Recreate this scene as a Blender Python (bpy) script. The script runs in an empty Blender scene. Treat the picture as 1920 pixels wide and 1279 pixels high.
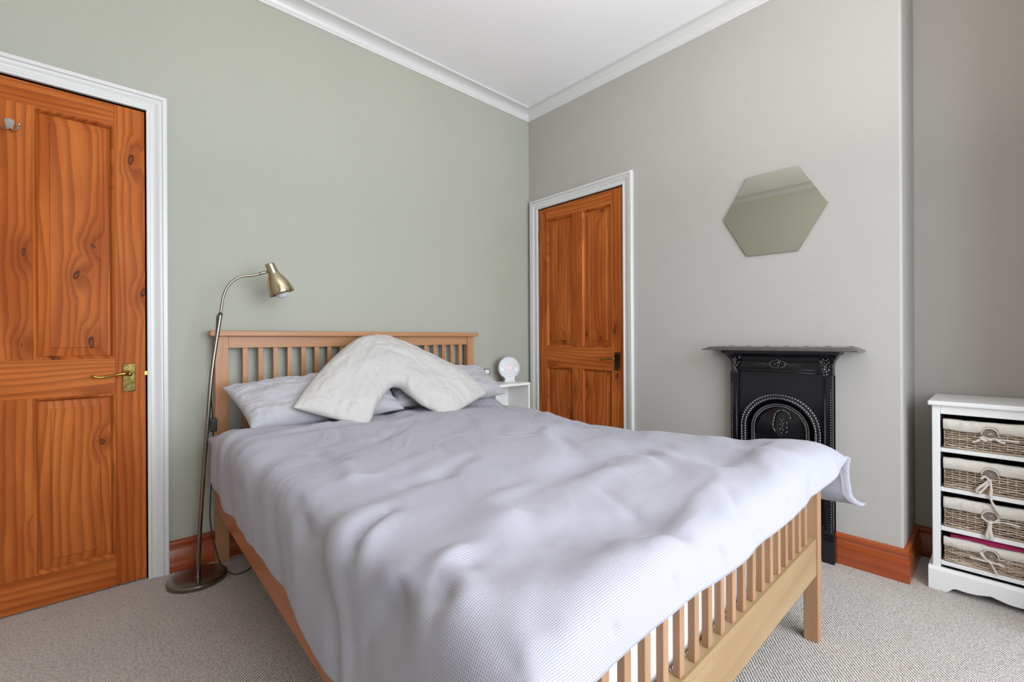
import bpy, bmesh, math, random
import numpy as np
from mathutils import Vector, Matrix, noise as mnoise

random.seed(7)
sc = bpy.context.scene
col = sc.collection
R = math.radians

# ------------------------------------------------------------------ camera
cam_d = bpy.data.cameras.new('camera')
cam_d.sensor_fit = 'HORIZONTAL'
cam_d.sensor_width = 36.0
cam_d.lens = 36.0 * 850.0 / 1920.0
cam_d.shift_y = (636.8 - 639.5) / 1920.0
cam_d.clip_start = 0.02
cam = bpy.data.objects.new('camera', cam_d)
col.objects.link(cam)
YAW = R(47.366); ROLL = R(-0.3017)
Fv = Vector((math.cos(YAW), math.sin(YAW), 0)); Rv = Vector((math.sin(YAW), -math.cos(YAW), 0)); Uv = Vector((0, 0, 1))
R2 = Rv * math.cos(ROLL) + Uv * math.sin(ROLL); U2 = -Rv * math.sin(ROLL) + Uv * math.cos(ROLL)
M = Matrix((R2, U2, -Fv)).transposed().to_4x4()
M.translation = Vector((-2.443, -2.455, 1.0))
cam.matrix_world = M
sc.camera = cam

# ------------------------------------------------------------------ world, lights, exposure
W = bpy.data.worlds.new('world'); sc.world = W; W.use_nodes = True
wb = W.node_tree.nodes['Background']
wb.inputs[0].default_value = (0.72, 0.84, 1.0, 1); wb.inputs[1].default_value = 1.2

def area(name, loc, target, sx, sy, power, colr, spread=180):
    d = bpy.data.lights.new(name, 'AREA'); d.shape = 'RECTANGLE'; d.size = sx; d.size_y = sy
    d.energy = power; d.color = colr; d.spread = R(spread)
    o = bpy.data.objects.new(name, d); col.objects.link(o); o.location = loc
    o.rotation_euler = (Vector(target) - Vector(loc)).to_track_quat('-Z', 'Y').to_euler()
    return o
# daylight through the bay windows behind the camera
area('window_daylight', (-1.55, -3.95, 1.40), (-1.58, 0, 1.0), 2.36, 1.75, 118, (0.83, 0.915, 1.0))
# added fill light aimed up at the ceiling, no such source is seen
area('added_ceiling_fill', (-1.70, -2.30, 1.75), (-1.70, -2.30, 2.7), 0.5, 0.5, 30, (1.0, 0.945, 0.89))
vs = sc.view_settings
vs.view_transform = 'Standard'; vs.look = 'None'; vs.gamma = 1.0; vs.use_curve_mapping = False
vs.exposure = 0.0

# ------------------------------------------------------------------ node helpers
def srgb(r, g, b):
    f = lambda c: (c / 12.92) if c <= 0.04045 else ((c + 0.055) / 1.055) ** 2.4
    return (f(r / 255), f(g / 255), f(b / 255), 1)

class NT:
    def __init__(s, name):
        s.m = bpy.data.materials.new(name); s.m.use_nodes = True
        s.t = s.m.node_tree; s.b = s.t.nodes['Principled BSDF']
        s.out = s.t.nodes['Material Output']
    def n(s, typ, ins=None, **kw):
        nd = s.t.nodes.new(typ)
        for k, v in kw.items(): setattr(nd, k, v)
        for k, v in (ins or {}).items(): s.set(nd.inputs[k], v)
        return nd
    def set(s, sock, v):
        if hasattr(v, 'is_linked') or isinstance(v, bpy.types.NodeSocket): s.t.links.new(v, sock)
        elif isinstance(v, bpy.types.Node): s.t.links.new(v.outputs[0], sock)
        else: sock.default_value = v
    def math(s, op, a, b=0.0, c=None, clamp=False):
        nd = s.n('ShaderNodeMath', {0: a, 1: b}, operation=op, use_clamp=clamp)
        if c is not None: s.set(nd.inputs[2], c)
        return nd.outputs[0]
    def mix(s, f, a, b, blend='MIX'):
        nd = s.t.nodes.new('ShaderNodeMix'); nd.data_type = 'RGBA'; nd.blend_type = blend
        s.set(nd.inputs[0], f); s.set(nd.inputs[6], a); s.set(nd.inputs[7], b)
        return nd.outputs[2]
    def ramp(s, f, stops):
        nd = s.n('ShaderNodeValToRGB', {0: f}); e = nd.color_ramp.elements
        while len(e) > 1: e.remove(e[-1])
        e[0].position = stops[0][0]; e[0].color = stops[0][1]
        for p, c in stops[1:]:
            x = e.new(p); x.color = c
        return nd.outputs[0]
    def smooth(s, v, a, b):
        nd = s.n('ShaderNodeMapRange', {0: v, 1: a, 2: b, 3: 0.0, 4: 1.0}, interpolation_type='SMOOTHSTEP')
        return nd.outputs[0]
    def obj(s):
        return s.n('ShaderNodeTexCoord').outputs['Object']
    def noise(s, vec, scale, detail=2.0, rough=0.5, dist=0.0, out=0):
        return s.n('ShaderNodeTexNoise', {'Vector': vec, 'Scale': scale, 'Detail': detail, 'Roughness': rough, 'Distortion': dist}).outputs[out]
    def mapping(s, vec, scale=(1, 1, 1), rot=(0, 0, 0), loc=(0, 0, 0)):
        return s.n('ShaderNodeMapping', {'Vector': vec, 'Scale': scale, 'Rotation': rot, 'Location': loc}).outputs[0]
    def bump(s, h, strength, dist):
        nd = s.n('ShaderNodeBump', {'Height': h, 'Strength': strength, 'Distance': dist})
        s.t.links.new(nd.outputs[0], s.b.inputs['Normal'])
    def fin(s, color, rough, metal=0.0, spec=0.5, coat=0.0, coat_rough=0.2, sheen=0.0):
        s.set(s.b.inputs['Base Color'], color); s.set(s.b.inputs['Roughness'], rough)
        s.b.inputs['Metallic'].default_value = metal
        s.b.inputs['Specular IOR Level'].default_value = spec
        s.b.inputs['Coat Weight'].default_value = coat; s.b.inputs['Coat Roughness'].default_value = coat_rough
        s.b.inputs['Sheen Weight'].default_value = sheen
        return s.m

def paint(name, c, rough=0.6, tex=0.15, vary=0.03, spec=0.3):
    t = NT(name); o = t.obj()
    n1 = t.noise(o, 1.3, 3); n2 = t.noise(o, 260, 2)
    cc = t.mix(t.smooth(n1, 0.35, 0.65), c, tuple(x * (1 - vary) for x in c[:3]) + (1,))
    t.bump(t.math('ADD', n2, t.math('MULTIPLY', t.noise(o, 35, 3), 0.8)), tex, 0.002)
    return t.fin(cc, rough, spec=spec)

def wood(name, axis, light, mid, dark, bands=34.0, knots=0.0, rough=0.35, coat=0.3, contrast=1.0, fibre=0.5, spec=0.18):
    t = NT(name); o = t.obj()
    rnd = t.n('ShaderNodeObjectInfo').outputs['Random']
    sep = t.n('ShaderNodeSeparateXYZ', {0: o})
    ax = {'X': 0, 'Y': 1, 'Z': 2}[axis]
    oth = [i for i in range(3) if i != ax]
    along = t.math('ADD', sep.outputs[ax], t.math('MULTIPLY', rnd, 9.37))
    across = t.math('ADD', t.math('ADD', sep.outputs[oth[0]], t.math('MULTIPLY', sep.outputs[oth[1]], 1.0)), t.math('MULTIPLY', rnd, 23.1))
    v = t.n('ShaderNodeCombineXYZ', {0: across, 1: t.math('MULTIPLY', along, 0.10), 2: rnd}).outputs[0]
    warp = t.noise(v, 5.0, 2.0, 0.5)
    warp2 = t.noise(v, 22.0, 2.0, 0.5)
    val = t.math('ADD', t.math('MULTIPLY', across, bands), t.math('ADD', t.math('MULTIPLY', warp, 7.0), t.math('MULTIPLY', warp2, 0.9)))
    if knots > 0:
        kv = t.n('ShaderNodeCombineXYZ', {0: t.math('MULTIPLY', across, 7.0), 1: t.math('MULTIPLY', along, 3.6), 2: t.math('MULTIPLY', rnd, 50)}).outputs[0]
        kv2 = t.n('ShaderNodeVectorMath', {0: kv, 1: t.n('ShaderNodeVectorMath', {0: t.noise(kv, 2.2, 2, out=1), 3: 0.35}, operation='SCALE').outputs[0]}, operation='ADD').outputs[0]
        vo = t.n('ShaderNodeTexVoronoi', {'Vector': kv2, 'Scale': 1.0, 'Randomness': 0.85}, voronoi_dimensions='2D')
        d = vo.outputs['Distance']
        cr = t.n('ShaderNodeSeparateColor', {0: vo.outputs['Color']})
        act = t.math('GREATER_THAN', cr.outputs[0], 1.0 - knots)
        size = t.math('ADD', t.math('MULTIPLY', cr.outputs[1], 0.055), 0.022)
        fall = t.math('MULTIPLY', t.math('SUBTRACT', 1.0, t.smooth(d, 0.0, 0.42)), act)
        val = t.math('ADD', val, t.math('MULTIPLY', fall, 1.3))
    s = t.math('FRACT', val)
    ring = t.math('MULTIPLY', t.smooth(s, 0.25, 0.92), t.math('SUBTRACT', 1.0, t.smooth(s, 0.93, 1.0)))
    fv = t.n('ShaderNodeCombineXYZ', {0: t.math('MULTIPLY', across, 1.0), 1: t.math('MULTIPLY', along, 0.03), 2: rnd}).outputs[0]
    fib = t.noise(fv, 420.0, 3, 0.6)
    bv = t.n('ShaderNodeCombineXYZ', {0: across, 1: t.math('MULTIPLY', along, 0.12), 2: 0.0}).outputs[0]
    broad = t.noise(bv, 9.0, 3, 0.55)
    c = t.mix(t.smooth(broad, 0.33, 0.68), light, mid)
    c = t.mix(t.math('MULTIPLY', ring, 0.42 * contrast), c, dark)
    c = t.mix(t.math('MULTIPLY', t.smooth(fib, 0.45, 0.75), 0.25 * fibre), c, dark)
    if knots > 0:
        halo = t.math('MULTIPLY', fall, 0.35)
        c = t.mix(halo, c, dark)
        core = t.math('MULTIPLY', t.math('SUBTRACT', 1.0, t.smooth(t.math('DIVIDE', d, size), 0.75, 1.1)), act)
        kc = t.mix(t.smooth(t.math('DIVIDE', d, size), 0.2, 0.95), srgb(120, 66, 36), srgb(52, 22, 18))
        c = t.mix(core, c, kc)
    t.bump(t.math('ADD', ring, t.math('MULTIPLY', fib, 0.6)), 0.10, 0.001)
    return t.fin(c, rough, spec=spec, coat=coat, coat_rough=0.18)

PL, PM, PD = srgb(186, 104, 48), srgb(160, 80, 32), srgb(96, 38, 15)
pineZ = wood('pine_vertical', 'Z', PL, PM, PD, knots=0.36, rough=0.5, coat=0.02, spec=0.06)
pineX = wood('pine_along_x', 'X', PL, PM, PD, knots=0.26, rough=0.5, coat=0.02, spec=0.06)
pineY = wood('pine_along_y', 'Y', PL, PM, PD, knots=0.26, rough=0.5, coat=0.02, spec=0.06)
SL, SM, SD = srgb(156, 76, 38), srgb(140, 62, 30), srgb(88, 34, 14)
skX = wood('stained_skirting_x', 'X', SL, SM, SD, bands=14, knots=0.1, rough=0.22, coat=0.6, contrast=0.6)
skY = wood('stained_skirting_y', 'Y', SL, SM, SD, bands=14, knots=0.1, rough=0.22, coat=0.6, contrast=0.6)
BL, BM, BD = srgb(180, 134, 97), srgb(167, 119, 82), srgb(128, 82, 50)
beZ = wood('beech_vertical', 'Z', BL, BM, BD, bands=30, rough=0.42, coat=0.15, contrast=0.3, fibre=0.6)
beX = wood('beech_along_x', 'X', BL, BM, BD, bands=30, rough=0.42, coat=0.15, contrast=0.3, fibre=0.6)
beY = wood('beech_side_rail', 'Y', srgb(184, 110, 56), srgb(172, 98, 46), srgb(130, 66, 28), bands=30, rough=0.36, coat=0.2, contrast=0.3)
foZ = wood('toned_down_beech_vertical', 'Z', srgb(166, 130, 100), srgb(153, 116, 86), srgb(118, 82, 56), bands=30, rough=0.42, coat=0.1, contrast=0.3, fibre=0.6)  # beech for the foot, colour toned down to offset the strong daylight there
oakX = wood('pale_oak_veneer', 'X', srgb(158, 132, 96), srgb(148, 120, 84), srgb(122, 92, 58), bands=22, rough=0.4, coat=0.15, contrast=0.45)

greenM = paint('sage_green_wall_paint', srgb(163, 163, 151), 0.6)
greyM = paint('warm_grey_wall_paint', srgb(173, 168, 162), 0.6)
ceilM = paint('white_ceiling_paint', srgb(238, 236, 236), 0.7)
trimM = paint('white_gloss_trim_paint', srgb(205, 203, 200), 0.3, tex=0.04, vary=0.01, spec=0.5)
cabM = paint('white_cabinet_paint', srgb(220, 219, 217), 0.35, tex=0.05, vary=0.01, spec=0.5)
darkM = paint('dark_interior_shade', srgb(62, 56, 54), 0.7)  # dark colour stands in for shade inside the cabinet and baskets
shelfM = paint('white_laminate', srgb(232, 231, 227), 0.35, tex=0.0, vary=0.0, spec=0.5)

def plain(name, c, rough=0.5, metal=0.0, spec=0.5, coat=0.0, nscale=60.0, namp=0.06, bump=0.05):
    t = NT(name); o = t.obj(); n = t.noise(o, nscale, 3)
    cc = t.mix(t.smooth(n, 0.3, 0.7), c, tuple(x * (1 - namp) for x in c[:3]) + (1,))
    if bump: t.bump(n, bump, 0.001)
    return t.fin(cc, rough, metal, spec, coat)
nickel = plain('brushed_nickel', srgb(140, 131, 120), 0.24, 1.0, nscale=200, bump=0.02)
nickelS = plain('satin_champagne_nickel', srgb(188, 176, 148), 0.2, 1.0, nscale=200, bump=0.0)
darkBrass = plain('brass_plate_dark_reflection', srgb(88, 74, 40), 0.22, 1.0, nscale=70, namp=0.6, bump=0.06)  # brass darkened in colour to stand in for a dark reflection
chrome = plain('chrome', srgb(205, 205, 205), 0.12, 1.0, bump=0.0)
brass = plain('polished_brass', srgb(158, 124, 62), 0.13, 1.0, nscale=90, namp=0.25, bump=0.03)
blackP = plain('black_plastic', srgb(26, 26, 28), 0.4)
iron = plain('black_painted_cast_iron', srgb(17, 17, 22), 0.20, 0.0, 0.5, 0.0, nscale=45, bump=0.12)
gloss = plain('gloss_black_relief', srgb(24, 24, 28), 0.13, 0.0, 1.0, 1.0, nscale=45, bump=0.0)
ironG = plain('worn_mantel_iron', srgb(92, 88, 84), 0.35, 0.3, 0.5, 0.3, nscale=30, namp=0.3, bump=0.3)
bulbM = plain('opal_bulb', srgb(214, 214, 222), 0.25, spec=0.6, bump=0.0)
whiteP = plain('white_plastic', srgb(190, 188, 187), 0.35, bump=0.0)
greyP = plain('grey_plastic', srgb(110, 108, 108), 0.4, bump=0.0)
mirrorM = plain('mirror_glass', srgb(204, 203, 193), 0.015, 1.0, bump=0.0, namp=0.0)
mirrorE = plain('mirror_edge', srgb(130, 132, 126), 0.2, 0.4, bump=0.0)
magM = plain('magenta_cloth', srgb(176, 28, 92), 0.8)
linerM = plain('cream_cotton_liner', srgb(200, 194, 184), 0.85, nscale=300, bump=0.2)
ribM = plain('cream_ribbon', srgb(206, 196, 187), 0.8, nscale=300, bump=0.1)
glassM = None

def fabric(name, c, thread, period, str_):
    t = NT(name)
    uv = t.n('ShaderNodeTexCoord').outputs['UV']
    sp = t.n('ShaderNodeSeparateXYZ', {0: uv})
    k = 2 * math.pi / period
    a = t.math('SINE', t.math('MULTIPLY', sp.outputs[0], k)); b = t.math('SINE', t.math('MULTIPLY', sp.outputs[1], k))
    hh = t.math('MULTIPLY_ADD', t.math('ADD', t.math('MULTIPLY', a, 0.6), b), 0.31, 0.5)
    n = t.noise(uv, 900.0, 2)
    cc = t.mix(t.smooth(t.math('SUBTRACT', 1.0, hh), 0.45, 1.0), c, thread)
    t.bump(t.math('ADD', hh, t.math('MULTIPLY', n, 0.3)), str_, 0.0012)
    return t.fin(cc, 0.9, spec=0.15, sheen=0.15)
duvetM = fabric('waffle_cotton', srgb(166, 164, 172), srgb(130, 128, 140), 0.0036, 0.35)
pilM = fabric('grey_cotton_pillowcase', srgb(174, 171, 174), srgb(162, 159, 164), 0.002, 0.1)
vpM = fabric('white_brushed_cotton', srgb(188, 184, 180), srgb(176, 172, 169), 0.002, 0.1)
matM = plain('white_mattress_ticking', srgb(226, 226, 230), 0.85, nscale=120, bump=0.2)

def carpet():
    t = NT('ribbed_loop_carpet'); o = t.obj()
    m = t.mapping(o, rot=(0, 0, R(-38)))
    sp = t.n('ShaderNodeSeparateXYZ', {0: m})
    wob = t.noise(m, 14.0, 2)
    ph = t.math('ADD', t.math('MULTIPLY', sp.outputs[1], 2 * math.pi / 0.0085), t.math('MULTIPLY', wob, 5.0))
    rows = t.math('MULTIPLY_ADD', t.math('SINE', ph), 0.5, 0.5)
    lv = t.mapping(m, scale=(110, 240, 1))
    lo = t.n('ShaderNodeTexVoronoi', {'Vector': lv, 'Scale': 1.0}, voronoi_dimensions='2D').outputs['Distance']
    fine = t.noise(m, 320.0, 2, 0.7)
    big = t.noise(m, 3.0, 3)
    h = t.math('ADD', t.math('MULTIPLY', rows, 0.6), t.math('ADD', t.math('MULTIPLY', t.math('SUBTRACT', 1.0, lo), 0.45), t.math('MULTIPLY', fine, 0.35)))
    c = t.ramp(t.smooth(h, 0.35, 1.15), [(0.0, srgb(128, 118, 110)), (0.4, srgb(186, 177, 169)), (1.0, srgb(222, 215, 208))])
    c = t.mix(t.math('MULTIPLY', t.smooth(big, 0.35, 0.7), 0.10), c, srgb(150, 140, 134))
    t.bump(h, 0.9, 0.004)
    return t.fin(c, 0.95, spec=0.1, sheen=0.1)
carpetM = carpet()
def wicker():
    t = NT('grey_washed_wicker'); o = t.obj()
    rnd = t.noise(t.mapping(o, scale=(60, 6, 150)), 1.0, 2)
    c = t.ramp(rnd, [(0.3, srgb(112, 92, 76)), (0.5, srgb(168, 148, 128)), (0.7, srgb(206, 190, 170))])
    t.bump(t.noise(o, 300, 2), 0.3, 0.001)
    return t.fin(c, 0.7, spec=0.3)
wickM = wicker()
def emis(name, c, s):
    t = NT(name); t.set(t.b.inputs['Emission Color'], c); t.b.inputs['Emission Strength'].default_value = s
    return t.fin(c, 0.4)
pinkE = emis('pink_lit_digits', srgb(250, 150, 170), 0.7)

# ------------------------------------------------------------------ geometry helpers
class MB:
    def __init__(s): s.v = []; s.f = []; s.uv = None
    def add(s, vs_, fs):
        b = len(s.v); s.v += [tuple(map(float, v)) for v in vs_]; s.f += [tuple(b + i for i in f) for f in fs]; return s
    def box(s, a, b):
        x0, y0, z0 = [min(a[i], b[i]) for i in range(3)]; x1, y1, z1 = [max(a[i], b[i]) for i in range(3)]
        return s.add([(x0, y0, z0), (x1, y0, z0), (x1, y1, z0), (x0, y1, z0), (x0, y0, z1), (x1, y0, z1), (x1, y1, z1), (x0, y1, z1)],
                     [(0, 3, 2, 1), (4, 5, 6, 7), (0, 1, 5, 4), (1, 2, 6, 5), (2, 3, 7, 6), (3, 0, 4, 7)])
    def hexa(s, lo4, hi4):   # two quads
        return s.add(list(lo4) + list(hi4), [(0, 3, 2, 1), (4, 5, 6, 7), (0, 1, 5, 4), (1, 2, 6, 5), (2, 3, 7, 6), (3, 0, 4, 7)])
    def tube(s, path, r, seg=10, caps=True):
        path = [Vector(p) for p in path]; n = len(path); rs = r if hasattr(r, '__len__') else [r] * n
        vs_ = []; up = None
        for i, p in enumerate(path):
            d = (path[min(i + 1, n - 1)] - path[max(i - 1, 0)]).normalized()
            if up is None:
                up = Vector((0, 0, 1)) if abs(d.z) < 0.9 else Vector((1, 0, 0))
            a = d.cross(up).normalized(); up = a.cross(d).normalized()
            for k in range(seg):
                th = 2 * math.pi * k / seg
                vs_.append(p + (a * math.cos(th) + up * math.sin(th)) * rs[i])
        fs = [(i * seg + k, i * seg + (k + 1) % seg, (i + 1) * seg + (k + 1) % seg, (i + 1) * seg + k) for i in range(n - 1) for k in range(seg)]
        if caps: fs += [tuple(range(seg))[::-1], tuple((n - 1) * seg + k for k in range(seg))]
        return s.add(vs_, fs)
    def lathe(s, origin, axis, prof, seg=32):  # prof: (t along axis, r)
        o = Vector(origin); d = Vector(axis).normalized()
        a = d.orthogonal().normalized(); b = d.cross(a)
        vs_ = []
        for t_, r_ in prof:
            for k in range(seg):
                th = 2 * math.pi * k / seg
                vs_.append(o + d * t_ + (a * math.cos(th) + b * math.sin(th)) * max(r_, 1e-5))
        n = len(prof)
        fs = [(i * seg + k, i * seg + (k + 1) % seg, (i + 1) * seg + (k + 1) % seg, (i + 1) * seg + k) for i in range(n - 1) for k in range(seg)]
        fs += [tuple(range(seg))[::-1], tuple((n - 1) * seg + k for k in range(seg))]
        return s.add(vs_, fs)
    def ball(s, c, r, seg=10, rings=6, sc_=(1, 1, 1)):
        c = Vector(c); vs_ = [c + Vector((0, 0, r * sc_[2]))]
        for i in range(1, rings):
            ph = math.pi * i / rings
            for k in range(seg):
                th = 2 * math.pi * k / seg
                vs_.append(c + Vector((r * sc_[0] * math.sin(ph) * math.cos(th), r * sc_[1] * math.sin(ph) * math.sin(th), r * sc_[2] * math.cos(ph))))
        vs_.append(c - Vector((0, 0, r * sc_[2])))
        fs = [(0, 1 + k, 1 + (k + 1) % seg) for k in range(seg)]
        for i in range(rings - 2):
            fs += [(1 + i * seg + k, 1 + (i + 1) * seg + k, 1 + (i + 1) * seg + (k + 1) % seg, 1 + i * seg + (k + 1) % seg) for k in range(seg)]
        l = len(vs_) - 1; q = 1 + (rings - 2) * seg
        fs += [(q + k, l, q + (k + 1) % seg) for k in range(seg)]
        return s.add(vs_, fs)
    def sweep(s, prof, path):  # prof list of callables -> points; generic loft between point rings
        n = len(path); m = len(path[0]); vs_ = [p for ring in path for p in ring]
        fs = [(i * m + k, i * m + (k + 1) % m, (i + 1) * m + (k + 1) % m, (i + 1) * m + k) for i in range(n - 1) for k in range(m)]
        fs += [tuple(range(m))[::-1], tuple((n - 1) * m + k for k in range(m))]
        return s.add(vs_, fs)
    def build(s, name, mat, parent=None, smooth=False, bevel=0.0, origin=None, seg=2, fixn=True):
        xs = np.array(s.v); lo = xs.min(0); hi = xs.max(0)
        o = Vector(origin) if origin is not None else Vector(((lo[0] + hi[0]) / 2, (lo[1] + hi[1]) / 2, lo[2]))
        me = bpy.data.meshes.new(name); me.from_pydata([tuple(Vector(v) - o) for v in s.v], [], s.f)
        if fixn:
            bm = bmesh.new(); bm.from_mesh(me); bmesh.ops.recalc_face_normals(bm, faces=bm.faces); bm.to_mesh(me); bm.free()
        me.materials.append(mat)
        if smooth: me.shade_smooth() if smooth is True else None
        ob = bpy.data.objects.new(name, me); col.objects.link(ob)
        ob.location = o
        if parent is not None:
            ob.parent = parent; ob.location = o - parent_world(parent)
        if bevel:
            md = ob.modifiers.new('bevel', 'BEVEL'); md.width = bevel; md.segments = seg; md.limit_method = 'ANGLE'; md.angle_limit = R(40)
            md.harden_normals = False
        if smooth == 'auto':
            me.shade_smooth(); 
            try: me.set_sharp_from_angle(angle=R(35))
            except Exception: pass
        return ob

def parent_world(p):
    v = Vector(p.location)
    while p.parent is not None:
        p = p.parent; v += Vector(p.location)
    return v
def box(name, a, b, mat, parent=None, bevel=0.0, **k): return MB().box(a, b).build(name, mat, parent, bevel=bevel, **k)
def tag(o, label=None, cat=None, group=None, kind=None):
    if label: o['label'] = label
    if cat: o['category'] = cat
    if group: o['group'] = group
    if kind: o['kind'] = kind
    return o
def empty(name, loc, label=None, cat=None, group=None, kind=None):
    o = bpy.data.objects.new(name, None); col.objects.link(o); o.location = loc; o.empty_display_size = 0.1
    return tag(o, label, cat, group, kind)
def copy_part(o, parent, loc):
    c = o.copy(); col.objects.link(c); c.parent = parent; c.location = Vector(loc) - parent_world(parent); return c
def st(o): o['kind'] = 'structure'; return o

def bez(pts, n=10):
    out = []
    P_ = [Vector(p) for p in pts]
    P_ = [2 * P_[0] - P_[1]] + P_ + [2 * P_[-1] - P_[-2]]
    for i in range(1, len(P_) - 2):
        for k in range(n):
            t = k / n; a, b, c, d = P_[i - 1:i + 3]
            out.append(.5 * ((2 * b) + (-a + c) * t + (2 * a - 5 * b + 4 * c - d) * t * t + (-a + 3 * b - 3 * c + d) * t ** 3))
    out.append(P_[-2]); return out
# vectorised value noise
def vnoise(x, y, seed=0):
    x = np.asarray(x, float); y = np.asarray(y, float)
    xi = np.floor(x).astype(np.int64); yi = np.floor(y).astype(np.int64); xf = x - xi; yf = y - yi
    def h(a, b):
        n = (a * 374761393 + b * 668265263 + seed * 974634777) & 0x7fffffff
        n = ((n ^ (n >> 13)) * 1274126177) & 0x7fffffff
        return ((n ^ (n >> 16)) & 0xffff) / 65535.0
    u = xf * xf * xf * (xf * (xf * 6 - 15) + 10); v = yf * yf * yf * (yf * (yf * 6 - 15) + 10)
    return (h(xi, yi) * (1 - u) + h(xi + 1, yi) * u) * (1 - v) + (h(xi, yi + 1) * (1 - u) + h(xi + 1, yi + 1) * u) * v
def fbm(x, y, seed=0, oct_=3):
    s = 0; a = 1; t = 0
    for i in range(oct_):
        s = s + a * (vnoise(x, y, seed + i * 7) - 0.5); t += a; a *= 0.5; x = x * 2.03; y = y * 2.03
    return s / t
def sstep(a, b, x):
    t = np.clip((x - a) / (b - a), 0, 1); return t * t * (3 - 2 * t)
def grid_normals(P):
    du = np.gradient(P, axis=0); dv = np.gradient(P, axis=1); n = np.cross(du, dv)
    return n / (np.linalg.norm(n, axis=2, keepdims=True) + 1e-12)
def grid_object(name, P, mat, parent=None, uv=None, back=None, origin=None):
    """sheet P[nu,nv,3]; if back is given the two sheets share their border and close up"""
    nu, nv = P.shape[:2]
    idx = np.arange(nu * nv).reshape(nu, nv)
    V = P.reshape(-1, 3)
    q = np.stack([idx[:-1, :-1], idx[1:, :-1], idx[1:, 1:], idx[:-1, 1:]], -1).reshape(-1, 4)
    UV = uv.reshape(-1, 2) if uv is not None else None
    if back is not None:
        idb = idx.copy(); inner = back[1:-1, 1:-1].reshape(-1, 3)
        idb[1:-1, 1:-1] = np.arange(len(inner)).reshape(nu - 2, nv - 2) + nu * nv
        qb = np.stack([idb[:-1, :-1], idb[:-1, 1:], idb[1:, 1:], idb[1:, :-1]], -1).reshape(-1, 4)
        V = np.concatenate([V, inner]); q = np.concatenate([q, qb])
        if UV is not None: UV = np.concatenate([UV, uv[1:-1, 1:-1].reshape(-1, 2)])
    lo = V.min(0); hi = V.max(0)
    o = np.array(origin) if origin is not None else np.array([(lo[0] + hi[0]) / 2, (lo[1] + hi[1]) / 2, lo[2]])
    me = bpy.data.meshes.new(name)
    me.vertices.add(len(V)); me.vertices.foreach_set('co', (V - o).ravel().astype(np.float32))
    me.loops.add(len(q) * 4); me.loops.foreach_set('vertex_index', q.ravel().astype(np.int32))
    me.polygons.add(len(q)); me.polygons.foreach_set('loop_start', np.arange(0, len(q) * 4, 4, dtype=np.int32))
    me.update(calc_edges=True)
    if UV is not None:
        l = me.uv_layers.new(name='UVMap'); l.data.foreach_set('uv', UV[q.ravel()].ravel().astype(np.float32))
    me.shade_smooth(); me.materials.append(mat)
    ob = bpy.data.objects.new(name, me); col.objects.link(ob); ob.location = o
    if parent is not None: ob.parent = parent; ob.location = Vector(o) - parent_world(parent)
    return ob

# ================================================================== SETTING
ZC = 2.722
X0, Y1 = -3.40, -2.70          # far side wall, window wall
D1 = (-3.03, -2.284, 1.97)     # door 1 opening x0,x1,top
D2 = (-0.837, -0.103, 1.963)   # door 2 opening y0,y1,top
BRY = -2.172                   # end of chimney breast
RX = 0.36
st(box('floor', (X0 - .1, Y1 - .1, -0.06), (RX + .1, 0.1, 0), carpetM))
st(box('ceiling', (X0 - .1, Y1 - .1, ZC), (RX + .1, 0.1, ZC + .06), ceilM))
m = MB(); m.box((X0 - .1, 0, 0), (D1[0], .12, ZC)); m.box((D1[0], 0, D1[2]), (D1[1], .12, ZC)); m.box((D1[1], 0, 0), (.12, .12, ZC)); m.box((D1[0], .1, 0), (D1[1], .12, D1[2]))
st(m.build('wall_left', greenM))
m = MB(); m.box((0, D2[1], 0), (.12, 0, ZC)); m.box((0, D2[0], D2[2]), (.12, D2[1], ZC)); m.box((.1, D2[0], 0), (.12, D2[1], D2[2]))
# chimney breast side with a softly rounded outer corner
m.box((0, BRY + .1, 0), (.12, D2[0], ZC))
arc = [(0.01 - 0.01 * math.cos(a), BRY + 0.01 - 0.01 * math.sin(a)) for a in [i * math.pi / 16 for i in range(9)]]
ring = arc + [(RX + .02, BRY), (RX + .02, BRY + .1), (0.0, BRY + .1)]
m.sweep(None, [[(x, y, z) for x, y in ring] for z in (0, ZC)])
st(m.build('wall_right', greyM))
st(box('wall_recess', (RX, Y1, 0), (RX + .1, BRY + .05, ZC), greyM))
# far side wall; window wall with a wide bay
BW = (-2.80, -0.22, .45, 2.30); YB = -4.05
st(box('wall_far', (X0 - .1, Y1 - .1, 0), (X0, 0, ZC), paint('lightened_green_wall_paint', srgb(196, 195, 183), 0.6)))  # same green, lightened in colour so the wall reads brighter in the mirror
m = MB(); m.box((X0, Y1 - .1, 0), (BW[0], Y1, ZC)); m.box((BW[1], Y1 - .1, 0), (RX + .1, Y1, ZC)); m.box((BW[0], Y1 - .1, 2.5), (BW[1], Y1, ZC))
st(m.build('wall_back', greyM))
m = MB(); m.box((BW[0] - .1, YB, 0), (BW[0], Y1 - .1, 2.6)); m.box((BW[1], YB, 0), (BW[1] + .1, Y1 - .1, 2.6)); m.box((BW[0] - .1, YB - .1, 0), (BW[1] + .1, YB, BW[2])); m.box((BW[0] - .1, YB - .1, BW[3]), (BW[1] + .1, YB, 2.6))
st(m.build('wall_bay', greyM))
st(box('ceiling_bay', (BW[0] - .1, YB - .1, 2.5), (BW[1] + .1, Y1 - .1, 2.6), ceilM))
st(box('floor_bay', (BW[0] - .1, YB - .1, -.06), (BW[1] + .1, Y1 - .1, 0), carpetM))
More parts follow.
